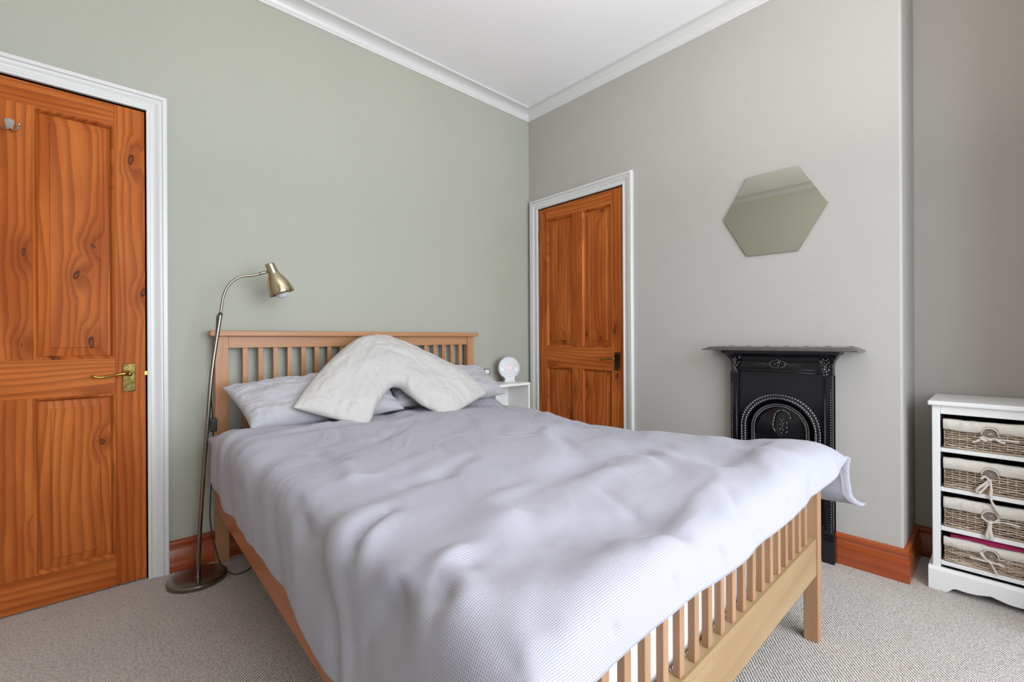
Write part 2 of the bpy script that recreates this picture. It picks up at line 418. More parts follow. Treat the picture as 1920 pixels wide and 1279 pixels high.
def window(n, a, b, axis, pos):
    w = st(empty('window_%d' % n, ((a[0] + b[0]) / 2, (a[1] + b[1]) / 2, a[2])))
    def bar(p, q): box('window_frame', p, q, trimM, w, bevel=.003)
    if axis == 'Y':
        x0, x1, z0, z1 = a[0], b[0], a[2], b[2]; y0, y1 = pos - .08, pos - .04
        for p, q in [((x0, y0, z0), (x0 + .05, y1, z1)), ((x1 - .05, y0, z0), (x1, y1, z1)), ((x0 + .05, y0, z0), (x1 - .05, y1, z0 + .05)), ((x0 + .05, y0, z1 - .05), (x1 - .05, y1, z1)),
                     (((x0 + x1) / 2 - .025, y0, z0 + .05), ((x0 + x1) / 2 + .025, y1, z1 - .05))]: bar(p, q)
        box('window_sill', (x0 - .05, pos - .03, z0 - .03), (x1 + .05, pos + .12, z0), trimM, w, bevel=.004)
    else:
        y0, y1, z0, z1 = a[1], b[1], a[2], b[2]; x0, x1 = pos - .08, pos - .04
        for p, q in [((x0, y0, z0), (x1, y0 + .05, z1)), ((x0, y1 - .05, z0), (x1, y1, z1)), ((x0, y0 + .05, z0), (x1, y1 - .05, z0 + .05)), ((x0, y0 + .05, z1 - .05), (x1, y1 - .05, z1))]: bar(p, q)
        box('window_sill', (pos - .03, y0 - .05, z0 - .03), (pos + .12, y1 + .05, z0), trimM, w, bevel=.004)
window(1, (BW[0], YB, BW[2]), (BW[1], YB, BW[3]), 'Y', YB)

# cornice: profile offset from wall / height
def cornice_profile():
    p = [(0.0, 2.655), (0.006, 2.655), (0.008, 2.667)]
    for i in range(9):
        a = i / 8 * math.pi / 2
        p.append((0.010 + 0.062 * (1 - math.cos(a)), 2.668 + 0.043 * math.sin(a)))
    p += [(0.075, 2.711), (0.078, 2.714), (0.078, ZC), (0.0, ZC)]
    return p
cp = cornice_profile()
def run(name, prof, pts, mat, smooth='auto', sides=None):
    """sweep a wall profile (offset,z) along the floor polyline pts with mitred corners; room lies to the right of travel"""
    rings = []
    n = len(pts)
    for i in range(n):
        p = Vector((*pts[i], 0))
        def nrm(a, b):
            d = (Vector((*b, 0)) - Vector((*a, 0))).normalized(); return Vector((d.y, -d.x, 0))
        n1 = nrm(pts[i - 1], pts[i]) if i > 0 else None; n2 = nrm(pts[i], pts[i + 1]) if i < n - 1 else None
        if n1 is None: nn = n2
        elif n2 is None: nn = n1
        else:
            nn = (n1 + n2); nn = nn / (nn.length_squared / 2) if nn.length > 1e-6 else n1
        rings.append([tuple(p + nn * o_ + Vector((0, 0, z_))) for o_, z_ in prof])
    return st(MB().sweep(None, rings).build(name, mat, smooth=smooth))
run('trim_1', cp, [(X0, 0), (0, 0), (0, BRY), (RX, BRY), (RX, Y1), (X0, Y1), (X0, -.001)], trimM)
# stained skirting
sk = [(0, 0), (.022, 0), (.022, .088), (.018, .094), (.0175, .100), (.014, .103), (.0135, .108), (.0165, .114), (.0175, .121), (.0155, .127), (.010, .131), (.004, .133), (0, .133)]
def skirt(name, pts, mat): return run(name, sk, pts, mat)
skirt('baseboard_left', [(-2.222, 0), (-.55, 0), (-.001, 0)], skX)
skirt('baseboard_right', [(0, -.905), (0, -1.47)], skY)
skirt('baseboard_chimney', [(0, -1.935), (0, BRY), (RX, BRY), (RX, Y1)], skY)
skirt('baseboard_far', [(X0, Y1), (X0, 0)], skY)
skirt('baseboard_back', [(RX, Y1), (BW[1], Y1)], skX)

# ------------------------------------------------------------------ doors
def frustum_panel(m, u0, u1, z0, z1, emit, rise, inset=.035, base=.010):
    """raised-and-fielded panel: emit(u,z,d) gives the world point with d towards the room"""
    a = [(u0, z0), (u1, z0), (u1, z1), (u0, z1)]
    def ring(k, d):
        return [emit(u, z, d) for u, z in [(u0 + k, z0 + k), (u1 - k, z0 + k), (u1 - k, z1 - k), (u0 + k, z1 - k)]]
    rings = [ring(-.004, -.014), ring(-.004, base), ring(.004, base + .002), ring(inset, base + rise), ring(inset + .002, base + rise + .003)]
    m.sweep(None, rings)
def moulding(m, u0, u1, z0, z1, emit, w=.014):
    def ring(k, d):
        return [emit(u, z, d) for u, z in [(u0 + k, z0 + k), (u1 - k, z0 + k), (u1 - k, z1 - k), (u0 + k, z1 - k)]]
    prof = [(0, .004), (0, .0335), (.003, .035), (.007, .0335), (.010, .029), (w, .022), (w, .006)]
    rr = [ring(k, d) for k, d in prof] 
    vs_ = [p for r_ in rr for p in r_]; n = len(rr)
    fs = [(i * 4 + k, i * 4 + (k + 1) % 4, (i + 1) * 4 + (k + 1) % 4, (i + 1) * 4 + k) for i in range(n - 1) for k in range(4)]
    fs += [((n - 1) * 4 + k, (n - 1) * 4 + (k + 1) % 4, (k + 1) % 4, k) for k in range(4)]
    m.add(vs_, fs)
arch = [(0, 0), (0, .014), (.004, .0165), (.010, .0165), (.013, .013), (.020, .0125), (.027, .0135), (.034, .017), (.041, .0215), (.046, .0235), (.049, .0235), (.0495, .019), (.052, .0185), (.054, .024), (.067, .025), (.070, .022), (.070, 0)]
def architrave(parent, u0, u1, zt, emit, mat, w=.07, zb=0.0):
    k = w / .07
    rings = []
    for (cu, cz, su) in [(u0, zb, -1), (u0, zt, -1), (u1, zt, 1), (u1, zb, 1)]:
        top = cz > zb + .01
        rings.append([emit(cu + su * o_ * k, cz + (o_ * k if top else 0), d) for o_, d in arch])
    return MB().sweep(None, rings).build('architrave', mat, parent, smooth='auto')

def make_door(n, u0, u1, zt, emit, base, woodH, stiles, rails, muntin, panels_u, handle_u, handle_dir, label):
    d = st(empty('door_%d' % n, base)); d['label'] = label
    T0, T1 = -.012, .022      # depth of the leaf relative to wall plane (T1 room side)
    g = .003
    emit2 = lambda u, z, k: emit(u, z, k - .020)
    def bx(name, a, b, z0, z1, mat, bevel=.0015):
        lo = emit2(a, z0, -.018); hi = emit2(b, z1, .022)
        return box(name, lo, hi, mat, d, bevel=bevel)
    zb = .006
    bx('stile', stiles[0][0], stiles[0][1], zb, zt - g, pineZ); bx('stile', stiles[1][0], stiles[1][1], zb, zt - g, pineZ)
    iu0, iu1 = stiles[0][1], stiles[1][0]
    for z0, z1 in rails: bx('rail', iu0, iu1, z0, z1, woodH)
    for (z0, z1) in [(rails[0][1], rails[1][0]), (rails[1][1], rails[2][0])]:
        bx('muntin', muntin[0], muntin[1], z0, z1, pineZ)
        for (a, b) in [(iu0, muntin[0]), (muntin[1], iu1)]:
            m = MB(); frustum_panel(m, a, b, z0, z1, lambda u, z, k: emit2(u, z, k), .008, inset=.045, base=.002); 
            p = m.build('panel', pineZ, d)
            m = MB(); moulding(m, a, b, z0, z1, lambda u, z, k: emit2(u, z, k - .012)); m.build('panel_moulding', pineZ, p)
    # lining and stop
    m = MB()
    for a, b in [(u0 - .03, u0), (u1, u1 + .03)]:
        m.box(emit(a, 0, -.10), emit(b, zt, .0))
    m.box(emit(u0 - .03, zt, -.10), emit(u1 + .03, zt + .03, .0))
    m.build('door_lining', trimM, d)
    architrave(d, u0 - .004, u1 + .004, zt + .004, emit, trimM)
    # handle on its backplate
    hu, hz = handle_u
    pl = box('handle_plate', emit2(hu - .020, hz - .073, .022), emit2(hu + .020, hz + .040, .0275), darkBrass, d, bevel=.0012)
    for a, b in [(-.013, .032), (.013, .032), (-.013, -.065), (.013, -.065)]:
        MB().lathe(emit2(hu + a, hz + b, .0272), Vector(emit(0, 0, 1)) - Vector(emit(0, 0, 0)), [(0, .0038), (.001, .0038), (.0018, .0025), (.002, 0)], 12).build('screw', brass, pl, smooth='auto')
    m = MB(); nrmv = Vector(emit(0, 0, 1)) - Vector(emit(0, 0, 0))
    m.lathe(emit2(hu, hz, .0272), nrmv, [(0, .010), (.004, .0095), (.010, .0075), (.026, .0065), (.034, .008), (.040, .0095), (.046, .0085), (.049, .004), (.0495, 0)], 20)
    s = handle_dir
    m.tube([emit2(hu, hz, .065), emit2(hu + s * .02, hz + .002, .068), emit2(hu + s * .045, hz - .002, .068), emit2(hu + s * .075, hz - .008, .066), emit2(hu + s * .095, hz - .009, .066), emit2(hu + s * .108, hz - .003, .067), emit2(hu + s * .113, hz + .002, .068)],
           [.008, .0065, .005, .0045, .0048, .0052, .003], 12)
    m.build('handle_lever', brass, d, smooth=True)
    return d
e1 = lambda u, z, k: (u, -k, z)
d1 = make_door(1, D1[0], D1[1], D1[2], e1, ((D1[0] + D1[1]) / 2, 0, 0), pineX,
               [(-3.027, -2.925), (-2.381, -2.2852)], [(.006, .125), (.789, .932), (1.882, 1.967)], (-2.705, -2.613), None, (-2.339, .868), -1,
               'four-panel pine door with brass handle at the left, beside the floor lamp')
box('latch', (-2.2885, -.006, .86), (-2.279, .004, .875), brass, d1)
e2 = lambda u, z, k: (-k, u, z)
d2 = make_door(2, D2[0], D2[1], D2[2], e2, (0, (D2[0] + D2[1]) / 2, 0), pineY,
               [(-.834, -.752), (-.180, -.106)], [(.006, .19), (.802, .945), (1.874, 1.960)], (-.507, -.428), None, (-.792, .875), 1,
               'narrow four-panel pine door between the bed corner and the fireplace')
for z in (1.72, .25):
    box('hinge', (-.004, -.112, z), (.004, -.101, z + .09), brass, d2)
# coat hook on the left door's middle upright
m = MB()
hx, hz = -2.668, 1.79
pts = [(0, .024), (.011, .021), (.013, .012), (.009, -.004), (.007, -.014), (-.007, -.014), (-.009, -.004), (-.013, .012), (-.011, .021)]
m.sweep(None, [[(hx + a, -.002, hz + b) for a, b in pts], [(hx + a, -.007, hz + b) for a, b in pts]])
for s in (-1, 1):
    m.tube([(hx, -.006, hz - .008), (hx + s * .006, -.014, hz - .018), (hx + s * .014, -.024, hz - .021), (hx + s * .022, -.032, hz - .016), (hx + s * .026, -.036, hz - .006)], [.004, .0035, .003, .003, .0028], 8)
    m.ball((hx + s * .0265, -.0365, hz - .001), .0052)
ck = m.build('coat_hook', chrome, d1, smooth='auto'); ck['label'] = 'chrome double coat hook'

# ================================================================== BED
BED = empty('bed_frame', (-1.34, -1.03, 0), 'beech slatted double bed frame with tall headboard against the green wall', 'bed')
HXL, HXR = -2.047, -.590
HY0, HY1 = -.066, -.026
def bx(name, a, b, mat, bevel=.002): return box(name, a, b, mat, BED, bevel=bevel)
for x0, x1 in ((HXL, HXL + .052), (HXR - .052, HXR)): bx('headboard_post', (x0, HY0, 0), (x1, HY1, 1.022), beZ)
bx('headboard_cap', (-2.068, -.082, 1.022), (-.561, -.022, 1.047), beX, .003)
bx('headboard_top_rail', (HXL + .052, -.060, .968), (HXR - .052, -.032, 1.022), beX)
bx('headboard_bottom_rail', (HXL + .052, -.060, .32), (HXR - .052, -.032, .42), beX)
sl = None
for i in range(20):
    x = -1.926 + i * .065
    if sl is None: sl = box('headboard_slat', (x - .011, -.056, .42), (x + .011, -.040, .968), beZ, BED, bevel=.0015)
    else: copy_part(sl, BED, (x, -.048, .42))
FXL, FXR = -2.085, -.667
FY0, FY1 = -2.040, -1.998
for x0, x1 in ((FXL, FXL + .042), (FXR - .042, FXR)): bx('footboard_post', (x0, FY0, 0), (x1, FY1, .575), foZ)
fr = bx('footboard_bottom_rail', (FXL + .042, FY0 + .004, .222), (FXR - .042, FY1 - .006, .342), oakX); fr['label'] = 'pale oak-coloured bottom rail'
bx('footboard_top_rail', (FXL + .042, FY0 + .004, .555), (FXR - .042, FY1 - .006, .585), beX)
sl = None
for i in range(20):
    x = -.790 - i * .0626
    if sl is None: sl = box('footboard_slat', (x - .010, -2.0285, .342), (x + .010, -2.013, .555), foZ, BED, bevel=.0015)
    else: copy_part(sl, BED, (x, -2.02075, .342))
for a, b in ((-2.047, -2.085), (-.612, -.689)):
    m = MB(); w = .022
    m.hexa([(a, HY0, .245), (a + w, HY0, .245), (b + w, FY1, .245), (b, FY1, .245)], [(a, HY0, .405), (a + w, HY0, .405), (b + w, FY1, .405), (b, FY1, .405)])
    m.build('side_rail', beY, BED, bevel=.002)
for i in range(12):
    y = -.2 - i * .15
    bx('bed_slat', (-2.02, y - .035, .275), (-.66, y + .035, .292), beX, .001)
bx('centre_beam', (-1.36, -1.99, .225), (-1.31, -.066, .275), beY)
# mattress
def rounded_slab(name, lo, hi, mat, r=.04):
    o = box(name, lo, hi, mat, bevel=r, seg=5); o.data.shade_smooth(); return o
mt = rounded_slab('mattress', (-2.035, -1.985, .292), (-.665, -.085, .53), matM)
tag(mt, 'white mattress seen between the foot slats under the duvet', 'mattress')

# ------------------------------------------------------------------ duvet
def duvet():
    NU, NV = 380, 430
    yh, yf = -.12, -2.085
    xl, xr = -2.095, -.615
    dl, dr, df = .21, .20, .075
    # parameters along u: left drop, top, right drop
    u = np.linspace(0, 1, NU); v = np.linspace(0, 1, NV)
    Wd = xr - xl; Lu = dl + Wd + dr; su = u * Lu
    Lt = yh - yf; Lv = Lt + df; sv = v * Lv
    SU, SV = np.meshgrid(su, sv, indexing='ij')
    y = yh - np.minimum(SV, Lt); vf = np.maximum(SV - Lt, 0)
    topx = np.clip(SU - dl, 0, Wd); x = xl + topx
    ul = np.maximum(dl - SU, 0) / dl; ur = np.maximum(SU - dl - Wd, 0) / dr     # 0..1 down each drop
    # top height
    ykn = np.array([-2.1, -2.04, -1.9, -1.82, -1.78, -1.6, -1.3, -1.05, -.75, -.4, -.15])
    zR = np.interp(y, ykn, [.640, .668, .662, .618, .624, .612, .594, .590, .606, .642, .66])
    zM = np.interp(y, ykn, [.645, .655, .645, .636, .634, .632, .635, .642, .648, .648, .60])
    zL = np.interp(y, ykn, [.64, .645, .64, .635, .635, .635, .638, .642, .645, .640, .59])
    fx = topx / Wd
    T = np.where(fx < .5, zL + (zM - zL) * sstep(0, .35, fx), zM + (zR - zM) * sstep(.62, .95, fx))
    # hem heights
    hL = np.interp(y, [-2.1, -1.58, -1.45, -1.3, -1.16, -.9, -.77, -.58, -.38, -.3, -.25], [.335, .343, .352, .375, .386, .401, .411, .431, .451, .446, .46])
    hL = hL + .006 * np.sin(y * 23) 
    hR = .43 + .02 * np.sin(y * 9 + 1.0)
    hL = np.where(y > -.28, hL + .10 * sstep(-.28, -.14, y), hL)
    hR = np.where(y < -1.85, hR - .02 * sstep(-1.85, -2.05, y), hR)
    z = T.copy()
    z = np.where(ul > 0, T + (hL - T) * ul, z); z = np.where(ur > 0, T + (hR - T) * ur, z)
    x = x + (ul > 0) * ul * .07 * sstep(-.34, -.16, y)
    x = x - .028 * np.sin(np.clip(ul, 0, 1) * math.pi * .55) * (ul > 0) + .012 * ul ** 2
    fl = sstep(-1.75, -2.08, y)
    x = x + (ur > 0) * (.03 * np.sin(ur * math.pi * .5) + fl * .035 * ur ** 1.3)
    # foot drop
    fz = vf / df
    zf = np.interp(x, [-2.1, -1.9, -1.75, -1.6, -1.45, -1.3, -1.1, -.93, -.8, -.6], [.558, .569, .570, .556, .555, .559, .562, .566, .578, .60])
    isd = np.maximum(ul, ur)
    z = np.where(fz > 0, z + np.where(isd > 0, -.012 * fz * (1 - isd) , (zf - z) * fz), z)
    zedge = z
    y = y - .018 * np.sin(np.clip(fz, 0, 1) * math.pi * .6) * (fz > 0)
    P = np.stack([x, y, z], -1)
    hem_mask = np.ones((NU, NV)); 
    for it in range(170):
        Q = P.copy()
        Q[1:-1, 1:-1] = (P[:-2, 1:-1] + P[2:, 1:-1] + P[1:-1, :-2] + P[1:-1, 2:]) / 4
        Q[1:-1, 0] = (P[:-2, 0] + P[2:, 0]) / 2; Q[1:-1, -1] = P[1:-1, -1] * .9 + .05 * (P[:-2, -1] + P[2:, -1])
        P = Q
    # puffiness and folds
    N = grid_normals(P)
    if N[NU // 2, NV // 2, 2] < 0: N = -N
    X, Y = P[..., 0], P[..., 1]
    # use unfolded cloth coordinates for noise so the pattern runs over the edges
    A = SU; B = SV
    disp = .014 * fbm(A * 3.2, B * 3.2, 3, 2)
    # wrinkles running diagonally across the bed (towards the far foot corner)
    ca, sa = math.cos(R(28)), math.sin(R(28))
    wx = A * ca - B * sa; wy = A * sa + B * ca
    wq = fbm(A * 2.4, B * 2.4, 21, 2) * .55
    n1 = fbm((wx + wq) * 2.0, (wy + wq * .6) * 6.5, 5, 2)
    amp = .45 + .9 * sstep(-.25, .3, fbm(A * 1.7, B * 1.7, 31, 2)) * .9
    foot = 1 - .45 * sstep(1.45, 1.8, B)
    disp += .044 * n1 * amp * foot
    rid = 1 - np.abs(fbm((wx + wq) * 4.0, (wy - wq) * 12.0, 9, 2)) * 4
    fine = (.6 + 1.2 * sstep(.05, .3, B) * (1 - sstep(1.1, 1.4, B)) * sstep(.3, .6, A))
    disp += .0019 * np.clip(rid, -.2, 1) * amp * fine * foot
    rid2 = 1 - np.abs(fbm((wx - wq) * 6.0, (wy + wq) * 18.0, 19, 2)) * 4
    disp += .0007 * np.clip(rid2, -.2, 1) * amp * fine * foot
    for (x0_, y0_, x1_, y1_, w_, a_) in CREASES:
        if w_ > .01: w_ *= 1.45
        a_ *= .85 if a_ > 0 else 1.15
        dx, dy = x1_ - x0_, y1_ - y0_; L = math.hypot(dx, dy) + 1e-9
        tt = ((A - x0_) * dx + (B - y0_) * dy) / L ** 2; tc = np.clip(tt, 0, 1)
        dd = np.hypot(A - (x0_ + tc * dx), B - (y0_ + tc * dy)) + .5 * w_ * fbm(A * 12, B * 12, 77, 2)
        end = 1.0
        disp += a_ * np.exp(-(dd / w_) ** 2) * end
    # vertical flutes in the side drops
    drop = np.maximum(ul, ur)
    disp *= 1 - .45 * np.clip(ul * 2.5, 0, 1)
    disp += .008 * drop ** .8 * fbm(B * 8, A * 1.2, 55, 2) * 1.6
    disp += .006 * (fz > 0) * fz * fbm(A * 12, B * 1.0, 56, 2)
    disp *= sstep(0, .01, SV)
    P = P + N * disp[..., None]
    # the far foot corner hangs out to a point
    cx = sstep(.75, 1.0, ur) * sstep(-1.9, -2.08, y)
    P[..., 0] += .045 * cx ** 2
    P[..., 1] -= .02 * cx
    uv = np.stack([A, B], -1)
    # lower layer: the body of the duvet, rounding in at the hems
    ed = np.minimum(np.minimum(SU, Lu - SU), np.minimum(SV, Lv - SV))
    th = .004 + .022 * np.sqrt(np.clip(ed / .05, 0, 1))
    N2 = grid_normals(P)
    if N2[NU // 2, NV // 2, 2] < 0: N2 = -N2
    bk = P - N2 * th[..., None]
    o = grid_object('duvet', P, duvetM, uv=uv, back=bk)
    # keep outward normals
    return tag(o, 'pale lilac-white waffle duvet spread rumpled over the whole bed', 'duvet')
CREASES = [(0.081, 1.559, 0.143, 1.671, 0.03, -0.02), (0.143, 1.671, 0.205, 1.767, 0.03, -0.02), (0.023, 1.558, 0.126, 1.677, 0.03, 0.014), (0.126, 1.677, 0.217, 1.778, 0.03, 0.014), (0.217, 1.778, 0.238, 1.787, 0.03, 0.014), (0.173, 1.705, 0.227, 1.773, 0.018, -0.01), (0.227, 1.773, 0.233, 1.728, 0.018, -0.01), (0.19, 1.731, 0.237, 1.739, 0.028, 0.014), (0.237, 1.739, 0.31, 1.719, 0.028, 0.014), (0.31, 1.719, 0.372, 1.727, 0.028, 0.014), (0.254, 1.747, 0.303, 1.741, 0.018, -0.008), (0.303, 1.741, 0.374, 1.729, 0.018, -0.008), (0.107, 1.398, 0.128, 1.504, 0.045, -0.014), (0.144, 1.398, 0.185, 1.505, 0.035, 0.012), (0.206, 1.506, 0.246, 1.476, 0.016, -0.011), (0.246, 1.476, 0.326, 1.433, 0.016, -0.011), (0.21, 1.543, 0.249, 1.505, 0.02, 0.008), (0.249, 1.505, 0.308, 1.477, 0.02, 0.008), (0.392, 0.802, 0.402, 0.952, 0.022, -0.012), (0.393, 1.036, 0.362, 1.167, 0.018, 0.008), (0.362, 1.167, 0.41, 1.188, 0.018, 0.008), (0.605, 0.799, 0.739, 0.703, 0.018, -0.01), (0.456, 1.304, 0.55, 1.296, 0.022, -0.008), (0.55, 1.296, 0.692, 1.229, 0.022, -0.008), (0.47, 1.166, 0.631, 1.104, 0.025, 0.006), (0.421, 1.668, 0.494, 1.654, 0.035, 0.01), (0.494, 1.654, 0.54, 1.651, 0.035, 0.01), (0.532, 1.659, 0.457, 1.75, 0.03, -0.012), (0.224, 1.937, 0.274, 1.936, 0.045, -0.016), (0.256, 1.946, 0.295, 1.967, 0.03, 0.012), (0.199, 1.163, 0.163, 1.241, 0.02, -0.007), (0.163, 1.241, 0.155, 1.324, 0.02, -0.007), (0.146, 1.037, 0.071, 1.073, 0.022, -0.006), (0.113, 1.56, 0.193, 1.642, 0.02, 0.007), (0.193, 1.642, 0.215, 1.664, 0.02, 0.007), (0.111, 1.602, 0.195, 1.671, 0.015, -0.006), (0.398, 1.802, 0.53, 1.807, 0.06, -0.014), (0.53, 1.807, 0.658, 1.837, 0.06, -0.014), (0.658, 1.837, 0.809, 1.857, 0.06, -0.014), (0.345, 1.916, 0.543, 1.888, 0.06, 0.012), (0.543, 1.888, 0.724, 1.954, 0.06, 0.012), (0.641, 1.875, 0.661, 1.931, 0.02, -0.006), (0.661, 1.931, 0.713, 1.998, 0.02, -0.006), (0.695, 1.509, 0.876, 1.498, 0.04, -0.008), (0.876, 1.498, 1.112, 1.493, 0.04, -0.008), (0.675, 1.599, 0.875, 1.606, 0.04, 0.008), (0.875, 1.606, 1.175, 1.625, 0.04, 0.008), (1.602, 1.667, 1.541, 1.746, 0.03, -0.01), (1.541, 1.746, 1.176, 1.785, 0.03, -0.01), (0.945, 1.895, 0.874, 1.967, 0.018, -0.004), (0.758, 1.678, 0.709, 1.795, 0.014, -0.004), (1.177, 1.841, 1.352, 1.892, 0.05, 0.008), (1.352, 1.892, 1.522, 1.957, 0.05, 0.008), (0.552, 1.997, 0.553, 1.998, 0.008, -0.005), (0.734, 2.004, 0.736, 2.006, 0.008, -0.005), (0.929, 2.019, 0.932, 2.021, 0.008, -0.005), (1.111, 2.01, 1.115, 2.012, 0.008, -0.005), (0.382, 1.999, 0.383, 2.0, 0.008, -0.005)]
duvet()

# ------------------------------------------------------------------ pillows
def cushion(name, C, T, mat, seed, pw=3.6, wr=.006, parent=None, edge=.012):
    """C[nu,nv,3] middle sheet; puffs both ways along its normal"""
    nu, nv = C.shape[:2]
    a = np.linspace(-1, 1, nu)[:, None]; b = np.linspace(-1, 1, nv)[None, :]
    prof = ((1 - np.abs(a) ** pw) * (1 - np.abs(b) ** pw))
    prof = np.clip(prof, 0, 1) ** .5
    N = grid_normals(C)
    A = (a + 1) * 3 + seed; B = (b + 1) * 3 + 0 * a
    A = A + 0 * b
    n = fbm(A * .9, B * .9, seed, 2) * .5
    rr = 1 - np.abs(fbm((A + n) * 1.2, (B - n) * 2.6, seed + 3, 2)) * 4
    d = wr * 2.6 * fbm(A * .7, B * .8, seed + 9, 2) + wr * .45 * np.clip(rr, -.3, 1)
    # puckers radiating from the borders
    bd = 1 - np.clip(np.minimum(1 - np.abs(a), 1 - np.abs(b)) / .3, 0, 1)
    per = np.where(1 - np.abs(a) < 1 - np.abs(b), B, A)
    d = d + wr * .8 * bd * fbm(per * 3.0, A * .3, seed + 12, 2) * 2
    keep = np.clip(prof * 2.2, 0, 1)
    F = C + N * (T * prof + d * keep)[..., None]
    Bk = C - N * (T * .8 * prof + d * .5 * keep)[..., None]
    ed = (1 - keep)
    F = F + N * 0
    L = np.linalg.norm(np.diff(C, axis=0), axis=2).sum(0).mean(); L2 = np.linalg.norm(np.diff(C, axis=1), axis=2).sum(1).mean()
    uv = np.stack(np.meshgrid(np.linspace(0, L, nu), np.linspace(0, L2, nv), indexing='ij'), -1)
    return grid_object(name, F, mat, uv=uv, back=Bk, parent=parent)
def bilinear(c00, c10, c11, c01, nu, nv, pinch=.03, sag=0.0):
    a = np.linspace(0, 1, nu)[:, None, None]; b = np.linspace(0, 1, nv)[None, :, None]
    c00, c10, c11, c01 = [np.array(c, float) for c in (c00, c10, c11, c01)]
    P = (c00 * (1 - a) + c10 * a) * (1 - b) + (c01 * (1 - a) + c11 * a) * b
    ctr = (c00 + c10 + c11 + c01) / 4
    k = 1 - pinch * (4 * a * (1 - a) * (np.abs(2 * b - 1) ** 6)) - 0
    P = ctr + (P - ctr) * k
    k2 = 1 - pinch * (4 * b * (1 - b) * (np.abs(2 * a - 1) ** 6))
    P = ctr + (P - ctr) * k2
    P[..., 2] -= sag * (4 * a * (1 - a))[..., 0] * (1 - b[..., 0])
    return P

PI_ = bilinear((-2.045, -.195, .800), (-1.995, -.455, .655), (-1.315, -.445, .660), (-1.335, -.165, .835), 90, 130, pinch=.04)
p1 = cushion('pillow', PI_, .062, pilM, 3, wr=.011)
tag(p1, 'grey pillow at the left end, by the floor lamp, partly under the V-shaped pillow', 'pillow', 'grey pillows against the headboard')
PI_ = bilinear((-1.315, -.150, .840), (-1.335, -.400, .665), (-.610, -.405, .672), (-.610, -.170, .812), 90, 130, pinch=.05)
p2 = cushion('pillow', PI_, .058, pilM, 8, wr=.011)
tag(p2, 'grey pillow at the right end, mostly hidden behind the V-shaped pillow by the side table', 'pillow', 'grey pillows against the headboard')
VO = [[-1.85, -0.485, 0.726], [-1.776, -0.411, 0.79], [-1.685, -0.333, 0.858], [-1.543, -0.226, 0.951], [-1.413, -0.159, 1.009], [-1.316, -0.15, 1.018], [-1.224, -0.174, 0.997], [-1.108, -0.233, 0.945], [-0.948, -0.339, 0.853], [-0.876, -0.418, 0.784], [-0.845, -0.512, 0.702]]
VI = [[-1.578, -0.596, 0.628], [-1.546, -0.566, 0.655], [-1.511, -0.529, 0.687], [-1.469, -0.493, 0.718], [-1.429, -0.461, 0.747], [-1.367, -0.428, 0.775], [-1.331, -0.436, 0.768], [-1.307, -0.477, 0.733], [-1.273, -0.529, 0.687], [-1.222, -0.569, 0.652], [-1.176, -0.606, 0.62]]
def respline(pts, n):
    q = np.array([list(p) for p in bez(pts, 12)]); s_ = np.concatenate([[0], np.cumsum(np.linalg.norm(np.diff(q, axis=0), axis=1))]); s_ /= s_[-1]
    t_ = np.linspace(0, 1, n); return np.stack([np.interp(t_, s_, q[:, k]) for k in range(3)], -1), s_
def vpillow():
    n = 220; m_ = 80
    # keep the matched parameters: resample both borders on the control index
    def dense(pts):
        q = np.array([list(p) for p in bez(pts, 22)]); k = np.linspace(0, len(pts) - 1, len(q)); t_ = np.linspace(0, len(pts) - 1, n)
        return np.stack([np.interp(t_, k, q[:, c]) for c in range(3)], -1)
    O = dense(VO); I = dense(VI)
    a = np.linspace(0, 1, m_)[:, None, None]
    Cc = O[None] * (1 - a) + I[None] * a
    # arms sag a little onto what lies below
    o = cushion('v_shaped_pillow', Cc.transpose(0, 1, 2), .058, vpM, 14, pw=3.0, wr=.010)
    return tag(o, 'white V-shaped pillow draped over the grey pillows', 'pillow')
vpillow()


# ================================================================== FIREPLACE
fp = empty('fireplace', (-.02, -1.722, 0), 'small black cast-iron bedroom fireplace with arched opening behind the bed foot', 'fireplace')
FC = -1.722; HW = .219
XB = -.002
def fbx(name, a, b, mat=iron, bevel=.003, **k): return box(name, a, b, mat, fp, bevel=bevel, **k)
# mantel shelf with ogee edge
mp = [(0, .942), (.150, .942), (.163, .944), (.166, .947), (.160, .950), (.152, .951), (.147, .955), (.135, .959), (.0, .959)]
rings = []
yl, yr = -1.405, -2.052
def mantel_ring(f):
    return None
vs_ = []; m = MB()
prof = [(.0, .942), (-.001, .944), (.003, .947), (.008, .9495), (.016, .951), (.020, .955), (.032, .959), (.040, .960)]
rr = []
for ins, z in prof:
    rr.append([(XB, yl - ins, z), (-.163 + ins, yl - ins, z), (-.163 + ins, yr + ins, z), (XB, yr + ins, z)])
m.sweep(None, rr)
ms = m.build('mantel_shelf', ironG, fp, smooth='auto')
# wavy raised back edge on the shelf
m = MB()
for i in range(14):
    y = yl - .05 - i * .042
    m.ball((-.012, y, .957), .007, 8, 5, (.6, 2.6, .6 + .3 * (i % 2)))
m.build('shelf_crest', ironG, fp, smooth=True)
# cornice under the mantel
m = MB(); pr = [(.030, .858), (.034, .880), (.040, .895), (.050, .905), (.060, .918), (.078, .926), (.080, .942)]
m.sweep(None, [[(XB, FC + HW + (d - .034) * .7, z), (-d, FC + HW + (d - .034) * .7, z), (-d, FC - HW - (d - .034) * .7, z), (XB, FC - HW - (d - .034) * .7, z)] for d, z in pr])
m.build('under_mantel_moulding', iron, fp, smooth='auto')
# frieze
fbx('frieze', (XB, FC - HW, .835), (-.036, FC + HW, .900))
m = MB()
for z in (.838, .852): m.tube([(-.036, FC - HW + .05, z), (-.036, FC + HW - .05, z)], .0025, 8)
m.build('frieze_bead', iron, fp, smooth=True)
